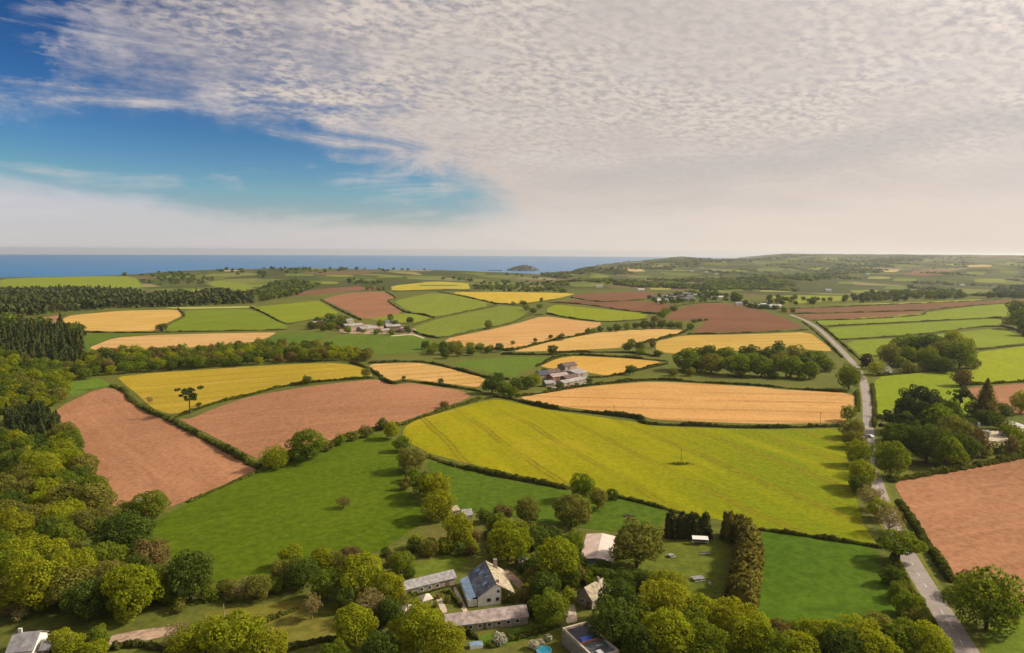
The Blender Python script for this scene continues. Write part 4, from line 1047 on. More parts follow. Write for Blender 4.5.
tree_row('left of the middle farmyard', 'trees by the middle farm', [(572,373,7,.8,'dark'),(578,384,6,.8,'dbush'),(556,371,7,.9,'dark'),(590,380,7,.8,'dbush'),(492,385,20,.9,'dark'),(504,388,18,.8,'green'),(516,384,16,.9,'dark'),(527,382,16,.9,'dark'),(535,380,14,.9,'lime'),(512,391,14,.7,'bush'),(499,378,12,.9,'dark'),(544,371,7,.9,'dark'),(560,386,7,.8,'dbush'),(548,389,7,.8,'dbush')])
tree_row('at the edge of the golden field right of the middle farm', 'round tree by the farm', [(631,370,10,1,'dark')])
tree_row('in hedges among the central tan fields', 'trees among the tan fields', [(552,350,9,.9,'dark'),(627,347,10,1,'dark'),(633,343,9,1,'green'),(640,347,9,1,'dark'),(651,344,9,1.2,'bronze'),(513,343,5,1,'olive'),(535.5,340,5.5,1,'dark'),(551,337,6,.8,'dark'),(560,337,7,.8,'dark'),(497.5,347,8,1,'dark'),(487,325,8,1.1,'green'),(487,351,6,.9,'dark'),(642,352,8,.8,'green'),(658,353,9,.8,'dark')])
tree_row('by the far yellow and lime fields', 'far hedge trees', [(532,311,10,.7,'dark'),(528,308,9,.7,'green'),(541,300,5,1,'dark'),(523,303,7,.7,'dark'),(514,304,6,.8,'green'),(409,320,10,.8,'dark'),(540,306,8,.7,'green'),(163,327,7,.9,'dark'),(159,328,6,.9,'dark')])
tree_row('of the belt above the golden field', 'tree belt at centre right', [(587,332,8,.8,'dark'),(594,331,8,.8,'green'),(601,330,8,.8,'dark'),(609,329,8,.8,'dark'),(617,328,9,.8,'dark'),(626,327,9,.8,'green'),(635,326,9,.9,'dark'),(644,325,9,.9,'dark'),(653,325,9,.9,'dark'),(662,325,9,.8,'dark'),(671,325,9,.8,'dark'),(680,325,9,.8,'green'),(689,327,9,.8,'dark'),(655,319,8,.9,'bronze'),(661,315,8,.9,'green'),(667,311,8,.8,'green'),(672,308,7,.8,'dark'),(694,321,6,.5,'dark'),(701,320,6,.5,'dark'),(706,320,5,.5,'dark')])
tree_row('at the right edge by green fields', 'right edge trees', [(1017,311,16,1,'dark'),(1020,321,20,.9,'green'),(1007,322,9,.9,'olive'),(1028,330,14,.9,'dark')])


def scatter(poly, spacing, n, seed, avoid=(), mask=None):
    rng = np.random.default_rng(seed); px = np.asarray(poly, float); lo, hi = px.min(0), px.max(0)
    c = rng.uniform(lo, hi, (n * (14 if n < 300 else 4), 2)); c = c[inpoly(c[:, 0], c[:, 1], px)]
    for a in avoid: c = c[~inpoly(c[:, 0], c[:, 1], np.array(a, float))]
    if not len(c): return np.zeros((0, 3))
    # even out the density on the ground: pixels far away cover more ground
    g = P(c); wt = np.hypot(g[:, 0], g[:, 1]) ** 1.2; c_ = rng.random(len(g)) < wt / wt.max(); g = g[c_]
    g = g[g[:, 2] > SEA_Z + 2]
    if mask is not None: g = g[mask(g)]
    grid = {}; out = []
    for q in g:
        k = (int(q[0] // spacing), int(q[1] // spacing))
        if any((q[0] - b[0]) ** 2 + (q[1] - b[1]) ** 2 < spacing ** 2 for i in (-1, 0, 1) for j in (-1, 0, 1) for b in grid.get((k[0] + i, k[1] + j), ())): continue
        grid.setdefault(k, []).append(q); out.append(q)
        if len(out) >= n: break
    return np.array(out)


def fill(poly, spacing, n, kinds, size, kr, label, group, seed, avoid=()):
    """trees of a wood: one label for all, nothing tells them apart"""
    rng = random.Random(seed)
    for q in scatter(poly, spacing, n, seed, avoid):
        k = rng.choice(kinds); s = rng.uniform(*size)
        plant(q, s, s * rng.uniform(*kr), k, label, group)


def joined(name, pts, sizes, ratio, shape, mat, label, seed, lod=3, kind_mats=None):
    """a far wood that reads as one mass"""
    rng = np.random.default_rng(seed); VV = []; FF = []; MI = []; off = 0
    vs_ = [PROTO[shape, lod, v][0] for v in range(3)]
    for q in pts:
        V, F = vs_[rng.integers(0, 3)]; s = rng.uniform(*sizes); a = rng.random() * 6.283; ca, sa = math.cos(a), math.sin(a)
        h = s * rng.uniform(*ratio)
        X = np.column_stack([(V[:, 0] * ca - V[:, 1] * sa) * s + q[0], (V[:, 0] * sa + V[:, 1] * ca) * s + q[1], V[:, 2] * h + float(q[2]) - .2])
        VV.append(X); FF.append(F + off); off += len(X); MI.append(np.full(len(F), rng.integers(0, len(mat))))
    if not VV: return
    o = link(bpy.data.objects.new(name, mesh_np(name, np.vstack(VV), np.vstack(FF), None, mats=list(mat), midx=np.concatenate(MI))))
    tag(o, label, 'trees', kind='stuff'); return o


def wood(poly, spacing, n, mats, size, kr, label, seed, shape='dome', avoid=(), lod=2, name='wood'):
    return joined(name, scatter(poly, spacing, n, seed, avoid), size, kr, shape, mats, label, seed, lod)


MIXW = ['lime', 'green', 'green', 'olive', 'olive', 'dome', 'gold', 'dark', 'lime', 'dark']
tree_row('of the big lower left wood trees', 'big trees of the lower left wood', [
 (28,496,26,.9,'olive'),(51,500,24,1,'lime'),(94,497,25,1.1,'green'),(26,524,28,.9,'olive'),(72,517,24,1,'lime'),(54,532,20,1.4,'green'),(124,540,52,.8,'dark'),(150,560,32,.9,'bronze'),(21,562,34,.9,'lime'),(54,558,34,.9,'lime'),(39,592,48,.9,'gold'),(76,580,40,.95,'lime'),(107,578,26,1,'bronze'),(133,596,48,.95,'lime'),(88,606,32,1,'dark'),(191,580,46,.9,'dark'),(114,600,30,1,'dark'),(160,590,26,1,'gold'),(108,520,24,.9,'olive'),(88,526,26,.9,'olive')])
wood([(0,372),(58,368),(58,386),(66,392),(60,402),(50,408),(46,412),(20,412),(0,416)], 7.5, 130, ['leaf_lime', 'leaf_green', 'leaf_green', 'leaf_olive', 'leaf_dark', 'leaf_gold'], (9, 14), (.8, 1.05), 'mixed broadleaf wood at the left edge above the conifer clump', 1, lod=1)
fill([(0,452),(48,452),(60,440),(74,448),(86,464),(90,474),(80,490),(96,508),(104,520),(60,520),(0,520)], 8.0, 70, MIXW, (9, 14), (.85, 1.1), 'broadleaf tree of the mixed wood left of the ploughed field', 'left wood by the ploughed field', 2, [[(0,482),(14,480),(16,500),(0,505)]])
fill([(0,520),(80,528),(70,548),(75,570),(110,575),(150,580),(165,600),(120,612),(0,615)], 8.5, 50, MIXW, (9, 13), (.85, 1.05), 'broadleaf tree of the lower left wood between the bigger crowns', 'lower left wood', 3, [[(72,546),(92,540),(112,552),(114,566),(80,572)]])
fill([(4,420),(50,416),(58,428),(52,448),(10,450)], 5.0, 34, ['con', 'con', 'dpine', 'con2'], (6, 8.5), (1.6, 2.1), 'dark conifer of the small clump in the left wood', 'conifer clump in the left wood', 4)
fill([(0,330),(62,329),(78,340),(86,356),(80,366),(60,368),(24,366),(0,352)], 8.0, 230, ['con', 'con', 'con2'], (5.5, 10.5), (1.1, 2.1), 'dark conifer of the plantation at the left edge', 'conifer plantation', 5)
wood([(0,352),(24,366),(60,369),(98,370),(100,377),(60,384),(50,372),(0,374)], 8.0, 90, ['leaf_lime', 'leaf_green', 'leaf_green', 'leaf_olive', 'leaf_dark', 'leaf_gold'], (8, 12), (.8, 1.0), 'broadleaf wood edge in front of the conifer plantation', 6, lod=1)
wood([(84,360),(130,354),(200,354),(260,346),(300,348),(350,354),(372,357),(372,361),(326,361),(260,364.5),(152,371.5),(110,375),(98,372)], 8.5, 190, ['leaf_green', 'leaf_dark', 'leaf_olive', 'leaf_green', 'leaf_dark', 'leaf_bronze', 'leaf_lime'], (9, 13), (.8, 1.0), 'belt of valley trees above the yellow crop field', 7, lod=1)
fill([(424,349),(445,347),(500,351),(500,354),(446,360),(428,356)], 9.0, 18, ['green', 'dark', 'olive'], (8, 11), (.8, 1.0), 'tree of the small belt above the tan stubble field', 'belt above the stubble field', 8)
fill([(300,327),(318,321),(345,318),(352,322),(340,332),(310,333)], 10.0, 22, ['dark', 'green', 'dark', 'bronze'], (9, 13), (.7, .95), 'dark tree around the left farm buildings', 'trees round the left farm', 9)
fill([(344,329),(380,331),(414,330),(420,334),(380,336),(344,334)], 9.0, 14, ['dark', 'bush', 'dbush', 'green'], (6, 10), (.7, .9), 'small tree in front of the left farm barns', 'trees in front of the barns', 31)
fill([(376,323),(390,318),(404,322),(404,326),(380,328)], 8.0, 6, ['dark', 'green'], (8, 11), (.8, 1.0), 'tree among the left farm barns', 'trees among the barns', 10)
fill([(160,600),(200,596),(236,600),(200,612),(165,612)], 6.0, 6, ['obush', 'bush'], (4, 6), (.7, .9), 'low bush on the bank above the pink track', 'bushes above the track', 11)
fill([(430,608),(440,590),(452,592),(446,606)], 3.0, 7, ['bush', 'obush', 'dbush'], (1.6, 2.6), (.7, .9), 'small shrub in the kitchen garden beds', 'kitchen garden shrubs', 12)
fill([(58,646),(100,640),(108,650),(96,662),(56,660)], 5.0, 8, ['lbush', 'bush', 'lime'], (5, 8), (.8, 1.0), 'garden tree beside the bottom left cottage', 'bottom left garden trees', 13)
fill([(518,566),(534,560),(548,574),(545,600),(560,600),(556,618),(530,616),(538,600)], 3.2, 22, ['bush', 'obush', 'dbush', 'dbush', 'lbush'], (3.5, 6), (.7, 1.0), 'bush of the thicket beside the lane right of the slate house', 'lane thicket', 16)
fill([(405,548),(430,543),(460,548),(480,536),(520,530),(556,528),(556,545),(520,556),(478,560),(462,556),(446,556),(420,556)], 3.6, 26, ['bush', 'obush', 'dbush', 'bbush', 'lbush'], (3.5, 6), (.7, 1.0), 'bush of the garden edge above the slate house', 'garden edge bushes', 17)
fill([(576,566),(600,574),(650,584),(655,592),(600,592),(580,584)], 3.5, 16, ['dbush', 'bush', 'dbush'], (4, 6), (.7, .9), 'bush of the dark thicket below the pale barn', 'barn thicket', 18)
fill([(360,610),(400,600),(404,625),(370,640)], 4, 8, ['dbush', 'obush'], (4, 6), (.7, .9), 'bush under the trees left of the pavilions', 'pavilion thicket', 19)
fill([(884,560),(892,556),(912,590),(934,634),(924,636),(900,600)], 3.0, 16, ['bush', 'obush', 'dbush'], (2.5, 4), (.7, .9), 'low bush of the verge between rough pasture and road', 'verge bushes', 20)
fill([(512,598),(528,600),(528,606),(516,604)], 3.0, 4, ['obush', 'bush'], (3, 4), (.8, 1.0), 'low bush at the gable of the slate roofed house', 'gable bushes', 14)
fill([(0,600),(30,606),(26,622),(0,626)], 5.0, 5, ['tan', 'obush', 'tbush'], (5, 7), (.7, .9), 'low scrub at the bottom left corner', 'corner scrub', 15)

# ------------------------------------------------------------------ tall conifer hedges of the garden
def tall_hedge(pl, hh, ww, mat, seed, label):
    w = P(catmull(pl, 4)); c = w.mean(0)
    o = empty('conifer_hedge', (0, 0, 0), 0, label, 'hedge', 'tall conifer hedges of the garden')
    w2 = w.copy()
    f = link(bpy.data.objects.new('foliage', hedge_mesh('foliage', w2, hh, ww, mat, seed, q=.55, ragged=.2, plume=True)), o)
    L = resample(w, 2.2)
    t = np.gradient(L[:, :2], axis=0); t /= np.linalg.norm(t, axis=1)[:, None]
    for p, tt in zip(L, t):
        n = np.array([-tt[1], tt[0]]); n = n if n @ p[:2] < 0 else -n        # the side towards the lawn
        xy = p[:2] + n * ww * .52; z = float(Ht(xy[0], xy[1]))
        MB().cyl((xy[0], xy[1], z - .1), (xy[0], xy[1], z + 2.6), .14, .10, 6).build('trunk', 'bark', o)


tall_hedge([(664,537),(688,538),(711,538)], 7.6, 3.2, 'leaf_hedge_dark', 900, 'tall dark clipped conifer hedge at the back of the lawn')
tall_hedge([(720,538),(740,540),(748,552),(746,580),(740,613)], 7.6, 6.5, 'leaf_rust_conifer', 901, 'tall olive brown conifer hedge along the right side of the lawn')


# ------------------------------------------------------------------ buildings
def building(name, label, cat, group, pa, pb, depth, eave, rise, wallm, roofm, roofm2=None, axis='x', windows=(), doors=(), chimneys=(), over=.35, lights=(), world=None):
    """gabled building; its foot runs from pixel pa to pixel pb, local x along that line, y to the back"""
    if world is None: A, B = P([pa, pb])
    else: A, B = world
    L = float(np.hypot(*(B - A)[:2])); rz = math.atan2(B[1] - A[1], B[0] - A[0])
    cx, sx = math.cos(rz), math.sin(rz)
    zs = [float(Ht(A[0] + u * cx - v * sx, A[1] + u * sx + v * cx)) for u in (0, L) for v in (0, depth)]
    z0 = max(zs); f = min(zs) - z0 - .3
    r = empty(name, (A[0], A[1], z0), rz, label, cat, group)
    w = MB(); D = depth; E = eave; T = eave + rise
    if axis == 'x': w.loop_prism([(0, 0, f), (0, D, f), (0, D, E), (0, D / 2, T), (0, 0, E)], (L, 0, 0))
    else: w.loop_prism([(0, 0, f), (L, 0, f), (L, 0, E), (L / 2, 0, T), (0, 0, E)], (0, D, 0))
    w.build('wall', wallm, r)
    th = .16
    half = (D if axis == 'x' else L) / 2; sl = rise / half; e = over
    roofs = []
    for k, rm in ((0, roofm), (1, roofm2 or roofm)):
        m = MB()
        lo = -e if k == 0 else 2 * half + e
        pr = [(lo, E - e * sl + .02), (half, T + .02), (half, T + .02 + th), (lo, E - e * sl + .02 + th)]
        if axis == 'x': m.loop_prism([(-e, a, b) for a, b in pr], (L + 2 * e, 0, 0))
        else: m.loop_prism([(a, -e, b) for a, b in pr], (0, D + 2 * e, 0))
        roofs.append(m.build('roof', rm, r))
    for (face, u, z, ww, hh) in windows:
        fr = MB(); pn = MB()
        if face == 'front': c = (u, -.03, z); d1 = (ww, .10, hh); d2 = (ww - .2, .04, hh - .2); c2 = (u, -.075, z)
        elif face == 'left': c = (-.03, u, z); d1 = (.10, ww, hh); d2 = (.04, ww - .2, hh - .2); c2 = (-.075, u, z)
        else: c = (L + .03, u, z); d1 = (.10, ww, hh); d2 = (.04, ww - .2, hh - .2); c2 = (L + .075, u, z)
        o = fr.box(c, d1).build('window', 'white_paint', r); pn.box(c2, d2).build('pane', 'dark_glass', o)
    for (face, u, ww, hh, dm) in doors:
        if face == 'front': c = (u, -.03, hh / 2); d1 = (ww, .12, hh)
        elif face == 'left': c = (-.03, u, hh / 2); d1 = (.12, ww, hh)
        else: c = (L + .03, u, hh / 2); d1 = (.12, ww, hh)
        MB().box(c, d1).build('door', dm, r)
    for (x, y, b, t, ww, cm) in chimneys:
        ch = MB().box((x, y, (b + t) / 2), (ww, ww * .7, t - b)).build('chimney', cm, roofs[0])
    for (k, u, v, ww, hh) in lights:          # rooflights: u along the ridge, v = 0 eave .. 1 ridge
        m = MB()
        q = v * half; lo = q if k == 0 else 2 * half - q; z = E + v * rise + .02 + th + .05
        if axis == 'x': pts = [(u - ww / 2, lo - hh / 2, z - sl * hh / 2), (u + ww / 2, lo - hh / 2, z - sl * hh / 2), (u + ww / 2, lo + hh / 2, z + sl * hh / 2), (u - ww / 2, lo + hh / 2, z + sl * hh / 2)]
        else:
            s = sl if k == 0 else -sl
            pts = [(lo - hh / 2, u - ww / 2, z - s * hh / 2), (lo + hh / 2, u - ww / 2, z + s * hh / 2), (lo + hh / 2, u + ww / 2, z + s * hh / 2), (lo - hh / 2, u + ww / 2, z - s * hh / 2)]
        m.loop_prism(pts, (0, 0, .07)).build('rooflight', 'sky_glass', roofs[k])
    r['L'] = L
    return r, L


# the slate roofed house with its glass lean-to
hs, L = building('slate_house', 'stone and white house with blue slate roof and glass lean-to', 'house', None, (478,607), (514,602.5), 14.0, 2.8, 3.2, 'render_white', 'slate', 'roof_stone', 'y',
    windows=[('front', 3.0, 1.6, 1.3, 1.2), ('front', 5.4, 1.6, 1.1, 1.2), ('front', 5.6, 3.8, .9, .9), ('front', 8.6, 1.6, 1.1, 1.2), ('left', 12.5, 1.6, 1.2, 1.2)],
    doors=[('front', 7.0, 1.0, 2.1, 'timber')], chimneys=[(7.4, 12.2, 4.3, 7.3, 1.1, 'roof_pink'), (5.6, .9, 5.2, 6.7, .8, 'stone')],
    lights=[(0, 6.0, .72, 1.1, 1.0), (0, 9.5, .55, 1.4, 1.2), (0, 3.4, .5, 1.4, 1.2), (0, 12.0, .45, 1.2, 1.0)])
lean = MB()
lean.box((-2.55, 6.7, .9), (.12, 12.4, 1.8)).box((-1.3, .5, 1.0), (2.4, .12, 2.0)).box((-1.3, 12.9, 1.0), (2.4, .12, 2.0))
lw = lean.build('lean_to_wall', 'render_white', hs)
for k in range(9):
    y0 = .62 + k * 1.36; y1 = y0 + 1.28
    MB().loop_prism([(-2.75, y0, 1.85), (-.42, y0, 2.62), (-.42, y1, 2.62), (-2.75, y1, 1.85)], (0, 0, .05)).build('glass_pane', 'sky_glass', lw)
for k in range(10):
    y0 = .52 + k * 1.36
    MB().loop_prism([(-2.8, y0, 1.88), (-.4, y0, 2.68), (-.4, y0 + .1, 2.68), (-2.8, y0 + .1, 1.88)], (0, 0, .07)).build('glazing_bar', 'blue_frame', lw)
iv = np.random.default_rng(3); C = np.column_stack([iv.uniform(6.5, L + .1, 700), iv.uniform(-.35, -.05, 700), iv.uniform(.2, 5.4, 700)])
C = C[C[:, 2] < 2.8 + 3.2 * (1 - np.abs(C[:, 0] - L / 2) / (L / 2)) - .3]
V_, F_ = leaf_quads(C, np.tile([0, -1., .2], (len(C), 1)), np.full(len(C), .28), iv)
link(bpy.data.objects.new('climbing_ivy', mesh_np('climbing_ivy', V_, F_, 'leaf_olive')), hs)

# long outbuilding in front, pinkish roof
bw = [('front', 3.6 + 2.45 * k, 1.25, 1.1, 1.0) for k in range(7)]
building('long_outbuilding', 'long low outbuilding with pinkish slate roof below the slate house', 'outbuilding', None, (447,635), (528,624), 5.8, 2.1, 1.4, 'stone', 'roof_pink', None, 'x', bw, [('front', 1.6, 1.1, 1.9, 'white_paint'), ('front', 9.7, .9, 1.9, 'timber')], [], .3)
building('long_shed', 'long narrow grey roofed shed beside the slate house', 'shed', None, (405,598), (456,585), 4.6, 2.3, 1.3, 'stone', 'slate_pale', None, 'x', [('front', 5 + 2.4 * k, 1.3, 1.1, 1.0) for k in range(3)], [('front', 13, 1.0, 1.9, 'timber')], [], .25)
# the barn with a broad pale roof, gable to the viewer
building('pale_barn', 'broad barn with pale pink corrugated roof beside the garden', 'barn', None, (581,566), (612,569), 18.5, 2.3, .7, 'slate_pale', 'roof_corrugated_pink', 'roof_corrugated_pale', 'y', [], [('front', 3.0, 2.6, 2.6, 'roof_grey')], [], .4)
# small dark roofed house by the lane
building('lane_cottage', 'small dark slate roofed cottage beside the lane under the trees', 'house', None, (577,603), (592,610), 7.5, 2.8, 2.6, 'stone', 'slate_dark', 'roof_stone', 'y', [('front', 2.0, 1.5, 1.0, 1.0)], [('front', 4.0, .9, 2.0, 'timber')], [(2.8, 5.5, 4.5, 6.6, .7, 'stone')])
# small house behind the treeline
building('garden_cabin', 'small grey cabin with white wall behind the village trees', 'cabin', None, (463,522), (472,521), 4.5, 2.4, 1.3, 'render_white', 'slate_pale', None, 'x', [('front', 1.6, 1.3, .9, .9)], [], [])
building('garden_shed', 'low brown roofed shed under the village trees', 'shed', None, (449,517), (459,515), 4.0, 2.0, .9, 'stone', 'roof_stone', None, 'x', [('front', 2.0, 1.2, .9, .8)], [], [])
building('woodland_shed', 'small shed with white roof edge among trees above the lane', 'shed', None, (521,570), (530,567), 3.5, 2.0, .8, 'timber', 'slate_pale', None, 'x', [], [('front', 2.0, 1.0, 1.8, 'white_paint')], [])
# bottom left cottages
building('corner_cottage', 'grey roofed cottage at the bottom left corner', 'house', None, (8,664), (33,661), 8.0, 2.8, 2.4, 'render_white', 'roof_grey', None, 'x', [('front', 2.5, 1.5, 1.1, 1.1), ('front', 5.5, 1.5, 1.1, 1.1)], [], [(1.2, 4, 4.6, 6.4, .8, 'roof_pale')])
building('grey_outhouse', 'small grey roofed outhouse beside the corner cottage', 'shed', None, (41,659), (49,658), 4.0, 2.2, 1.0, 'stone', 'roof_grey', None, 'x', [], [('front', 1.2, .9, 1.9, 'timber')], [])
building('green_shed', 'small shed with one green and one grey roof slope at the bottom left', 'shed', None, (52,658), (66,656), 5.0, 2.2, 1.1, 'timber', 'shed_green', 'roof_grey', 'y', [], [('front', 2.2, 1.1, 1.8, 'timber')], [])


def flat_roof_house():
    A, B = P([(562,646), (588,668)])
    q = P([(562,644), (586,637), (628,664)])
    A, C, E = q
    ux = (A - C)[:2]; lx = np.linalg.norm(ux); ux /= lx; uy = (E - C)[:2]; uy = uy - ux * (uy @ ux); ly = np.linalg.norm(uy); uy /= ly
    z0 = float(Ht(C[0], C[1])); r = empty('flat_roofed_house', (C[0], C[1], z0), math.atan2(uy[1], uy[0]), 'flat roofed house with pale parapets and a blue sheet', 'house')
    s = 1 if (uy[0] * ux[1] - uy[1] * ux[0]) > 0 else -1
    # local x along uy, local y along s*ux
    w = MB(); w.box((ly / 2, s * lx / 2, 1.6), (ly, lx, 3.8)); w.build('wall', 'stone', r)
    rf = MB().box((ly * .27, s * lx / 2, 3.56), (ly * .5, lx - .9, .1)).build('roof', 'slate_dark', r)
    rf2 = MB().box((ly * .765, s * lx / 2, 3.56), (ly * .43, lx - .9, .1)).build('roof', 'slate', r)
    for (c, d) in (((ly / 2, s * .22, 3.85), (ly, .44, .7)), ((ly / 2, s * (lx - .22), 3.85), (ly, .44, .7)), ((.22, s * lx / 2, 3.85), (.44, lx - .9, .7)), ((ly - .22, s * lx / 2, 3.85), (.44, lx - .9, .7))):
        MB().box(c, d).build('parapet', 'gravel_path', r)
    MB().box((ly * .525, s * lx / 2, 3.8), (.3, lx - .9, .5)).build('parapet', 'brick_wall', r)
    MB().loop_prism([(ly * .36, s * lx * .30, 3.66), (ly * .50, s * lx * .30, 3.66), (ly * .50, s * lx * .78, 3.72), (ly * .36, s * lx * .74, 3.72)], (0, 0, .12)).build('blue_sheet', 'blue_sheet', rf)
    MB().box((ly * .9, s * lx * .6, 3.8), (2.2, 1.2, .5)).build('roof_vent', 'white_paint', rf2)
    return r


flat_roof_house()

# farms, cottages, village
def barn(lb, pa, pb, depth, eave, rise, wall, roof, group, name='farm_barn', cat='barn', **k):
    return building(name, lb, cat, group, pa, pb, depth, eave, rise, wall, roof, None, 'x', k.get('win', ()), k.get('door', ()), k.get('ch', ()), .4)


lf = 'left farm buildings'
bd_ = [('front', 5, 3, 3, 'timber')]
barn('long pale roofed barn at the left of the left farm', (346,329), (364,328), 14, 3.5, 2.2, 'stone', 'roof_farm', lf, door=bd_)
barn('pale roofed barn left of centre in the left farm', (362,332), (378,331), 14, 3.5, 2.2, 'stone', 'roof_farm', lf, door=bd_)
barn('low pinkish roofed barn at the centre of the left farm', (378,333.5), (391,332.8), 12, 3, 1.6, 'stone', 'roof_pink', lf, door=bd_)
barn('pale roofed barn right of centre in the left farm', (387,329.5), (401,329), 12, 3.5, 2.0, 'timber', 'roof_farm', lf, door=bd_)
barn('dark roofed barn of the left farm', (393,333), (404,333), 12, 3.0, 2.0, 'timber', 'roof_brown', lf, door=bd_)
barn('grey roofed barn at the right end of the left farm', (402,332), (412,331.6), 10, 3.0, 1.6, 'stone', 'roof_farm', lf, door=bd_)
barn('blue-grey roofed farmhouse at the back of the left farm', (386,326), (398,325.6), 9, 4.2, 2.6, 'render_white', 'slate', lf, 'farmhouse', 'house', win=[('front', 4, 2, 1.2, 1.3), ('front', 8, 2, 1.2, 1.3)], ch=[(1.5, 4.5, 5.6, 8.4, 1.1, 'stone')])
barn('grey roofed shed at the far left of the left farm', (342,323.5), (354,322.5), 10, 3, 2, 'stone', 'roof_grey', lf, door=bd_)
barn('small pale shed left of the left farm among trees', (314,325.5), (326,324.5), 9, 3, 1.8, 'stone', 'slate_pale', lf, door=bd_)
mf = 'middle farm buildings'
barn('long pale shed at the back of the middle farmyard', (578,378), (588,376), 17, 3.2, 1.6, 'stone', 'roof_farm', mf, door=bd_)
barn('long pale shed at the front of the middle farmyard', (564,387), (585,383), 8, 2.8, 1.4, 'stone', 'roof_farm', mf, door=bd_)
barn('pinkish roofed barn in the middle of the middle farmyard', (553,381), (569,379), 8, 3.0, 1.8, 'brick_wall', 'roof_pink', mf, door=bd_)
barn('red walled barn at the back left of the middle farmyard', (550,376.5), (561,375.5), 7, 3.0, 2.0, 'brick_wall', 'roof_brown', mf, door=bd_)
barn('dark purple roofed barn at the top of the middle farm', (565,370.5), (577,368.8), 9, 3.4, 2.2, 'stone', 'roof_brown', mf, door=bd_)
barn('dark slate farmhouse at the left of the middle farm', (540,380.5), (550,379.5), 8, 4.2, 2.6, 'stone', 'slate_dark', mf, 'farmhouse', 'house', win=[('front', 3, 2, 1.2, 1.3), ('front', 6, 2, 1.2, 1.3)], ch=[(1.2, 4, 5.5, 8.2, 1.0, 'stone')])
barn('small pale building at the front left of the middle farm', (546,387), (554,386.4), 6, 2.6, 1.6, 'stone', 'slate_pale', mf)
barn('brown roofed shed between the pale sheds of the middle farm', (566,382), (578,380), 6, 2.8, 1.6, 'timber', 'roof_brown', mf)
building('white_cottage', 'white gabled cottage in front of the roadside grove', 'house', None, (883,373.5), (892,373), 9, 3.6, 3.4, 'render_white', 'slate_pale', None, 'y', [('front', 2.5, 1.6, 1.1, 1.2), ('front', 5.5, 1.6, 1.1, 1.2), ('front', 4, 4.2, 1, 1)], [], [(4, 7.5, 6.4, 8.2, .9, 'stone')])
building('brick_house', 'pinkish brick house with grey slate roof right of the dark clump', 'house', None, (967,441), (983,442), 9, 5.0, 3.6, 'brick_wall', 'slate', 'slate_dark', 'y', [('front', 2, 1.6, 1.2, 1.3), ('front', 5.2, 1.6, 1.2, 1.3), ('front', 2, 4.2, 1.2, 1.2), ('front', 5.2, 4.2, 1.2, 1.2)], [], [(1.4, 6, 6, 9.4, 1, 'brick_wall'), (6, 3, 6, 9.4, 1, 'roof_pale')])
barn('small white lean-to beside the brick house', (983,437), (990,437), 4, 2.4, .8, 'render_white', 'roof_grey', 'brick house outbuildings', 'outhouse', 'shed')
barn('long white roofed shed at the right edge', (1003,427), (1028,436), 7, 2.4, .8, 'render_white', 'roof_pale', 'brick house outbuildings', 'garden_shed', 'shed')
barn('white roofed shed at the right edge below the long one', (1017,433), (1034,440), 5, 2.2, .8, 'render_white', 'white_paint', 'brick house outbuildings', 'garden_shed', 'shed')


def village():
    rng = random.Random(12)
    spots = [(652,299),(657,301),(661,298),(665,301.5),(669,299.5),(672,302.5),(675,299),(678,301),(681,297.5),(684,300.5),(687,298.5),(690,300),(693,297),(697,295.5),(690,295.8),(683,295.5),(676,296.5),(668,296.8),(706,293.5),(701,297.8)]
    P_ = P(spots)
    for (px, p) in zip(spots, P_):
        a = rng.uniform(-.5, .5); l = rng.uniform(9, 14)
        A = p; B = p + np.array([math.cos(a) * l, math.sin(a) * l, 0])
        building('village_house', 'pale house in the far village above the dark red field', 'house', 'far village houses', None, None, rng.uniform(7, 9), 4.6, 2.8,
                 rng.choice(['render_white', 'render_white', 'stone']), rng.choice(['roof_grey', 'slate_pale', 'roof_grey', 'slate']), None, rng.choice('xxy'), world=(A, B))
    lab = ['white house right of the far village', 'white house with grey roof right of the far village by trees', 'leftmost pale barn of the far roadside farm', 'second pale barn of the far roadside farm', 'third pale barn of the far roadside farm', 'greenish barn of the far roadside farm', 'rightmost white barn of the far roadside farm', 'white cottage below the dark far tree', 'tiny white house above the dark ploughed strips']
    for (px, ln, wall, roof), lb in zip([((712,299.5), 12, 'render_white', 'slate_pale'), ((719,299), 16, 'render_white', 'roof_pale'), ((750,306.5), 12, 'render_white', 'roof_pale'), ((756,307.5), 14, 'stone', 'roof_grey'), ((761,306.8), 12, 'stone', 'roof_pale'), ((764,308), 14, 'shed_green', 'shed_green'), ((770,308.3), 22, 'render_white', 'roof_pale'), ((736,305.5), 14, 'render_white', 'slate_pale'), ((638,291), 18, 'render_white', 'roof_pale')], lab):
        p = P([px])[0]; building('village_house', lb, 'house', 'houses right of the far village', None, None, 9, 4.2, 2.4, wall, roof, None, 'x', world=(p, p + np.array([ln, 1.0, 0])))


village()
# far scattered white dots of houses on the hills
P_ = P([(640,287),(596,288),(600,272),(690,272),(700,269),(705,273),(712,271),(715,275),(722,272),(826,291.5),(866,275),(960,286)])
lab2 = ['of the pale cottage row below the headland', 'on the headland slope', 'of the seaside village on the headland']
for k, p in enumerate(P_):
    building('far_house', 'tiny white house on the far hills towards the sea', 'house', 'tiny far houses', None, None, 11, 5, 3, 'render_white', 'slate_pale', None, 'x', world=(p, p + np.array([20.0, 2, 0])))

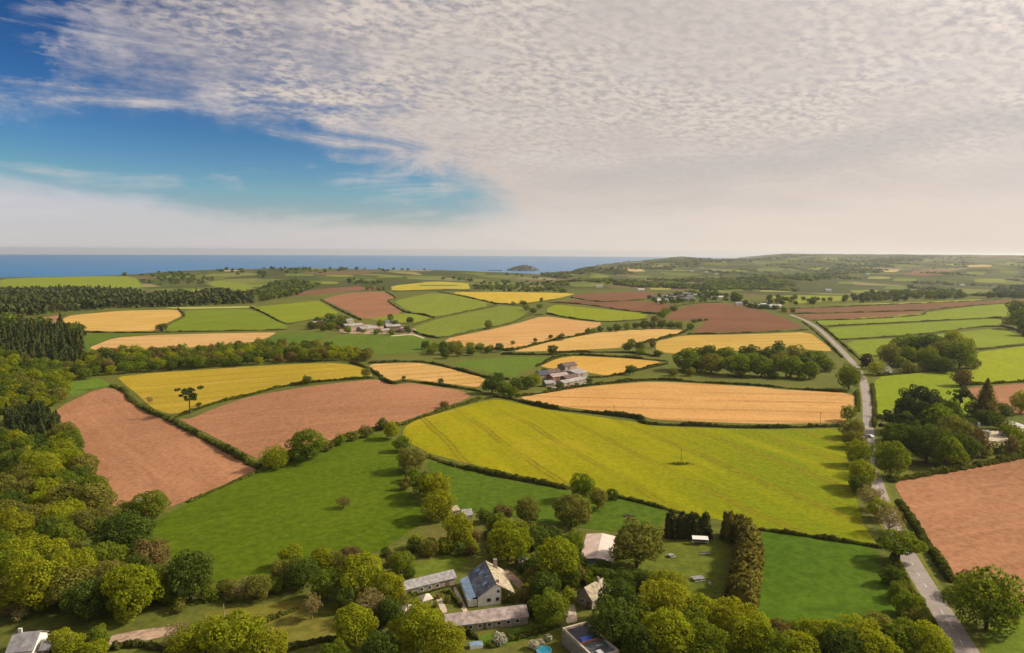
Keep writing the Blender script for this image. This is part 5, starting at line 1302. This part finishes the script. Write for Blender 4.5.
# ------------------------------------------------------------------ small things
def car(px, rz, paint, label):
    p = P([px])[0]; r = empty('parked_car', (p[0], p[1], p[2] + .08), rz, label, 'car', 'cars')
    prof = [(-2.1, .35), (2.1, .35), (2.15, .75), (1.2, .92), (.6, 1.42), (-1.2, 1.45), (-1.95, .95), (-2.15, .8)]
    MB().loop_prism([(x, -.85, z) for x, z in prof], (0, 1.7, 0)).build('body', paint, r)
    for s in (-1, 1):
        MB().loop_prism([(.95, s * .865, .95), (.55, s * .865, 1.34), (-1.1, s * .865, 1.36), (-1.6, s * .865, .97)], (0, s * .02, 0)).build('side_window', 'dark_glass', r)
        for x in (-1.3, 1.3):
            w = MB().cyl((x, s * .72, .33), (x, s * .92, .33), .33, .33, 12).build('wheel', 'tyre', r)
            MB().cyl((x, s * .92, .33), (x, s * .94, .33), .19, .19, 10).build('rim', 'chrome', w)
        MB().box((2.14, s * .6, .68), (.06, .3, .14)).build('headlight', 'white_paint', r)
    MB().loop_prism([(1.22, -.7, .94), (1.22, .7, .94), (.66, .62, 1.39), (.66, -.62, 1.39)], (.03, 0, .03)).build('windscreen', 'dark_glass', r)


tr = road_w[np.argmin(np.hypot(road_w[:, 0] - P([(869, 437)])[0][0], road_w[:, 1] - P([(869, 437)])[0][1]))]
car((870.5, 437.5), math.radians(95), 'car_white', 'white car on the road beside the dark tree clump')
car((1002, 435), math.radians(20), 'car_white', 'white car parked on the brick house drive')
car((1014, 446), math.radians(70), 'car_silver', 'silver car parked at the lower end of the brick house drive')


def pole(px, h, label, name='utility_pole', cross=True, r0=.14, mat='timber'):
    p = P([px])[0]; r = empty(name, (p[0], p[1], p[2] - .05), .3, label, 'pole')
    MB().cyl((0, 0, -.3), (0, 0, h), r0, r0 * .7, 10).build('post', mat, r)
    if cross:
        c = MB().box((0, 0, h - .5), (1.7, .12, .14)).build('crossarm', mat, r)
        for x in (-.7, 0, .7): MB().cyl((x, 0, h - .43), (x, 0, h - .2), .06, .04, 6).build('insulator', 'white_paint', c)


pole((681,464), 7.4, 'wooden pole standing in the great yellow-green field')
pole((820,424), 7.0, 'wooden pole in the hedge under the orange field right of centre')
pole((614,413), 5.0, 'short wooden pole in the hedge under the orange field')
pole((224,617), 3.6, 'pale bare post in the paddock at the bottom', 'bare_post', False, .16, 'pale_bark')
# uncut patch round the field pole
pg = P([(681,464)])[0]; rg = np.random.default_rng(8)
C = np.column_stack([pg[0] + rg.normal(-.8, 2.4, 260), pg[1] + rg.normal(-.5, .9, 260), np.zeros(260)]); C[:, 2] = Ht(C[:, 0], C[:, 1]) + rg.uniform(.05, .7, 260)
V_, F_ = leaf_quads(C, np.tile([0, 0, 1.], (260, 1)), np.full(260, .35), rg)
tag(link(bpy.data.objects.new('rough_grass_patch', mesh_np('rough_grass_patch', V_, F_, 'leaf_hedge'))), 'dark uncut patch around the foot of the field pole', 'grass', kind='stuff')


def pavilion(px, w, h, label):
    p = P([px])[0]; r = empty('garden_pavilion', tuple(p), .5, label, 'pavilion', 'garden pavilions')
    for x in (-1, 1):
        for y in (-1, 1): MB().cyl((x * w * .42, y * w * .42, -.2), (x * w * .42, y * w * .42, h), .06, .06, 6).build('post', 'white_paint', r)
    m = MB(); e = w * .55
    c = [(-e, -e, h), (e, -e, h), (e, e, h), (-e, e, h)]; t = (0, 0, h + w * .38)
    for i in range(4): m.quad(c[i], c[(i + 1) % 4], t)
    m.quad(*c[::-1]); m.build('roof', 'roof_corrugated_pale', r)
    MB().box((0, w * .40, h * .5 - .1), (w * .8, .06, h + .1)).build('back_panel', 'pale_timber', r)


pavilion((426,604), 2.9, 1.9, 'small square pavilion with pointed pale roof in the kitchen garden')
pavilion((408,616), 3.4, 2.0, 'larger pavilion with white pointed roof beside the lime green tree')


def bench(px, rz, label, mat='pale_timber', ln=1.8):
    p = P([px])[0]; r = empty('garden_bench', tuple(p), rz, label, 'bench', 'garden benches')
    for k in range(4): MB().box((0, -.2 + k * .14, .45), (ln, .11, .05)).build('seat_slat', mat, r)
    for k in range(3): MB().box((0, .32 + k * .04, .6 + k * .15), (ln, .04, .11)).build('back_slat', mat, r)
    for x in (-ln / 2 + .1, ln / 2 - .1):
        for y in (-.2, .25): MB().box((x, y, .2), (.08, .08, .45)).build('leg', mat, r)


bench((705,555), .1, 'pale garden bench in front of the conifer hedge gap', 'slate_pale', 3.2)
bench((710,585), 1.2, 'small pale bench near the olive brown conifer hedge', 'slate_pale', 1.8)


def table(px, rz, top, h, label, mat, name='garden_table', cat='table'):
    p = P([px])[0]; r = empty(name, tuple(p), rz, label, cat, 'garden tables')
    n = 5
    for k in range(n): MB().box((0, (k - 2) * top[1] / n, h), (top[0], top[1] / n - .04, .07)).build('tabletop_plank', mat, r)
    for x in (-1, 1):
        for y in (-1, 1): MB().box((x * top[0] * .4, y * top[1] * .4, h / 2 - .05), (.1, .1, h)).build('leg', mat, r)
    for s in (-1, 1):
        b = MB().box((0, s * (top[1] / 2 + .5), .45), (top[0], .3, .06)).build('bench_seat', mat, r)


table((698,580), .25, (3.6, 2.0), .75, 'large pale slatted table on the lawn', 'slate_pale')
table((671,557), .6, (2.0, 1.4), .8, 'small grey picnic table on the left of the lawn', 'slate_pale')
p = P([(700,544)])[0]; r = empty('swing_seat', tuple(p), -.12, 'white canopied seat by the dark back hedge', 'swing seat')
MB().loop_prism([(-2.6, -1.0, 1.9), (2.6, -1.0, 1.9), (2.6, .9, 2.4), (-2.6, .9, 2.4)], (0, 0, .08)).build('canopy', 'white_paint', r)
MB().box((0, .2, .6), (4.2, .8, .12)).build('seat', 'roof_grey', r); MB().box((0, .62, 1.0), (4.2, .1, .7)).build('backrest', 'roof_grey', r)
for x in (-2.4, 2.4):
    for y in (-.9, .8): MB().cyl((x, y, -.1), (x, y * .9, 2.1), .05, .05, 6).build('leg', 'white_paint', r)
p = P([(544,652)])[0]; r = empty('paddling_pool', tuple(p), 0, 'round bright blue pool in the garden at the bottom edge', 'pool')
MB().cyl((0, 0, -.1), (0, 0, .55), 1.9, 1.9, 24).build('wall', 'blue_frame', r); MB().cyl((0, 0, .55), (0, 0, .58), 1.75, 1.75, 24).build('water', 'pool_blue', r)
p = P([(476,647)])[0]; r = empty('cold_frame', tuple(p), .2, 'small white cold frame at the bottom beside the clipped hedge', 'cold frame')
MB().box((0, 0, .35), (3.2, 1.6, .9)).build('box', 'white_paint', r)
for k in range(3): MB().loop_prism([(-1.55 + k * 1.04, -.78, .82), (-.55 + k * 1.04, -.78, .82), (-.55 + k * 1.04, .78, 1.0), (-1.55 + k * 1.04, .78, 1.0)], (0, 0, .04)).build('pane', 'sky_glass', r)
# brushwood heap in the strip pasture
p = P([(629,517)])[0]; rg = np.random.default_rng(4); r = empty('brushwood_heap', tuple(p), 0, 'small dark brushwood heap in the narrow pasture', 'heap')
for k in range(26):
    a = rg.uniform(0, 6.28); x, y = rg.normal(0, 1.0), rg.normal(0, .6); l = rg.uniform(.8, 1.6)
    MB().cyl((x - math.cos(a) * l, y - math.sin(a) * l, rg.uniform(0, .3)), (x + math.cos(a) * l, y + math.sin(a) * l, rg.uniform(.2, 1.1)), .10, .05, 5).build('branch', 'brush' if k % 3 else 'pale_bark', r)
# terracotta garden wall, lower left
A, B = P([(48,641), (77,640)]); r = empty('garden_wall', (A[0], A[1], min(A[2], B[2]) - .1), math.atan2(B[1] - A[1], B[0] - A[0]), 'low terracotta wall beside the bottom left cottage', 'wall')
LL = float(np.hypot(*(B - A)[:2]))
MB().box((LL / 2, 0, .8), (LL, .4, 1.8)).build('wall_body', 'terracotta', r); MB().box((LL / 2, 0, 1.78), (LL + .1, .5, .14)).build('coping', 'roof_corrugated_pink', r)
tree_row('below the bottom garden lawn', 'white garden bushes', [(533,645,9,.8,'wbush'),(541,641,9,.8,'wbush'),(550,638,8,.8,'wbush'),(500.5,638,10,.8,'wbush')])

# ------------------------------------------------------------------ distant woods, island
FARM = ['leaf_far', 'leaf_dark', 'leaf_hedge', 'leaf_green']
wood([(0,293),(70,290.5),(130,293),(150,299),(190,298),(215,294),(250,299),(256,303.5),(180,306.5),(110,308.5),(60,312.5),(0,319)], 9.5, 2600, ['leaf_conifer', 'leaf_conifer', 'leaf_hedge_dark'], (11, 15), (1.0, 1.5), 'far band of dark conifer forest on the left', 21, 'cone', lod=3, name='forest')
wood([(0,314),(10,320),(60,326),(80,330),(82,340),(60,329),(0,329)], 10, 160, FARM, (9, 13), (.8, 1.0), 'strip of trees above the conifer plantation', 22, lod=3)
wood([(258,292),(272,284),(300,281),(318,286),(296,296),(262,302)], 12, 260, FARM, (12, 16), (.7, 1), 'far wood left of the brown strip field', 23, lod=3)
def hmask(seed, thr):
    def f(g):
        a = np.sin(g[:, 0] / 97 + seed) * np.cos(g[:, 1] / 140 + seed * 2) + .8 * np.sin(g[:, 0] / 230 - g[:, 1] / 310 + seed * 3) + .5 * np.sin(g[:, 0] / 43 + g[:, 1] / 61)
        return a > thr
    return f
pts = scatter([(0,270),(130,269),(230,267),(300,266),(420,270),(560,276),(560,293),(440,280),(330,289),(260,296),(200,296),(145,296),(148,286),(120,292),(0,291)], 16, 1500, 31, [[(0,278.5),(134,275.8),(147,288),(122,291.5),(0,288.5)], [(388,285),(440,280.5),(473,282.5),(473,290),(388,292)], [(205,286),(214,279),(252,283),(256,291),(240,293)]], hmask(1.0, .35))
joined('scattered_trees', pts, (12, 20), (.5, .8), 'dome', FARM, 'clumps of trees over the far coastal fields on the left', 31)
def polar_pts(px0, px1, d0, d1, n, seed, mask):
    """points spread over a sector of land"""
    rng = np.random.default_rng(seed); a = np.arctan((rng.uniform(px0, px1, n) - 512) / FPX); d = np.exp(rng.uniform(math.log(d0), math.log(d1), n))
    g = np.column_stack([d * np.sin(a), d * np.cos(a), 0 * d]); g[:, 2] = Ht(g[:, 0], g[:, 1])
    g = g[g[:, 2] > SEA_Z + 6]; return g[mask(g)]


pts = polar_pts(540, 1040, 2150, 9300, 20000, 33, hmask(2.2, .32))
joined('scattered_trees', pts, (10, 24), (.35, .6), 'dome', FARM, 'woods and hedge trees over the far hills on the right', 33)
wood([(836,300),(870,294),(930,291),(962,292),(966,299),(900,302),(840,303.5)], 13, 120, FARM[:3], (12, 16), (.8, 1.0), 'tree belt behind the right hand ploughed strips', 34, lod=2)
wood([(762,298),(800,300),(830,301),(836,304),(800,306),(768,304)], 16, 26, FARM[:3], (10, 13), (.8, 1.0), 'loose trees behind the right hand ploughed strips', 35, lod=2)
wood([(985,296),(1000,289),(1036,286),(1036,298.5),(990,300)], 13, 50, FARM[:2], (14, 19), (.8, 1.0), 'dark clump of trees at the right edge on the skyline of the strips', 36, lod=2)
wood([(646,300),(660,296),(700,294),(726,296),(745,303),(778,307),(800,316),(780,312),(740,306.5),(724,301.5),(690,303),(660,304.5)], 13, 110, FARM, (8, 12), (.8, 1.0), 'trees among the houses of the far village', 37, lod=2)
wood([(690,294),(712,290),(722,296),(700,298)], 10, 22, FARM, (10, 14), (.8, 1.1), 'dark trees above the far village', 38, lod=2)
wood([(733,294),(740,294),(742,304),(732,304)], 6, 6, ['leaf_dark'], (12, 16), (.9, 1.1), 'dark tree clump right of the far village', 39, lod=2)
wood([(474,286),(560,289),(566,293),(500,291.5),(474,290)], 14, 90, FARM, (10, 14), (.7, .9), 'line of trees behind the far yellow fields', 40, lod=3)
wood([(378,292),(366,290),(356,287),(372,285),(388,289)], 9, 14, FARM, (10, 14), (.7, .9), 'small tree group on the brown strip field', 41, lod=3)


def island():
    """low wooded island out at sea"""
    c = P([(522, 271)])[0]; rng = np.random.default_rng(6)
    n, m = 48, 14; V = []; hw = 150.0
    for j in range(m):
        f = j / (m - 1)
        for i in range(n):
            a = 2 * math.pi * i / n; rr = 1 + .12 * math.sin(3 * a + 1) + .07 * math.sin(5 * a)
            r = (1 - f) ** .8 * rr
            x = r * math.cos(a) * hw + 20 * f; y = r * math.sin(a) * hw * .6
            z = -4 + 48 * (1 - (1 - f) ** 1.7) * (1 + .05 * math.sin(4 * a)) + rng.normal(0, .8)
            V.append((x, y, z))
    F = []
    for j in range(m - 1):
        for i in range(n): F.append((j * n + i, j * n + (i + 1) % n, (j + 1) * n + (i + 1) % n, (j + 1) * n + i))
    r = empty('island', (c[0], c[1] + 100, SEA_Z), 0); tag(r, 'small dark island out at sea', kind='structure')
    link(bpy.data.objects.new('island_ground', mesh_np('island_ground', V, np.array(F), 'rock', True)), r)
    MB().loop_prism([(-330, -40, -3), (-190, -70, -3), (-190, 40, -3), (-330, 0, -3)], (0, 0, 8)).build('reef', 'rock', r)
    q = np.array(V)[n:]; k = rng.choice(len(q), 260); C = q[k] + [0, 0, 3]
    W_, F2 = leaf_quads(C, np.tile([0, 0, 1.], (260, 1)), np.full(260, 11.0), rng, .5)
    o = link(bpy.data.objects.new('island_trees', mesh_np('island_trees', W_, F2, 'leaf_far')), r); tag(o, kind='stuff')


island()

# ------------------------------------------------------------------ haze
def haze():
    m = bpy.data.materials.new('haze'); m.use_nodes = True; nt = m.node_tree; nt.nodes.clear(); g = G(nt)
    v = g.n('ShaderNodeVolumePrincipled'); v.inputs['Color'].default_value = (.86, .93, 1.0, 1); v.inputs['Density'].default_value = HAZE_D
    v.inputs['Anisotropy'].default_value = .5
    out = g.n('ShaderNodeOutputMaterial'); nt.links.new(v.outputs[0], out.inputs['Volume'])
    MATS['haze'] = m
    o = MB().box((0, 0, (112 - 106) / 2), (50400, 50400, 218)).build('haze', 'haze'); tag(o, 'thin sea haze over the whole land', 'haze', kind='stuff')


HAZE_D = 3.8e-5
haze()
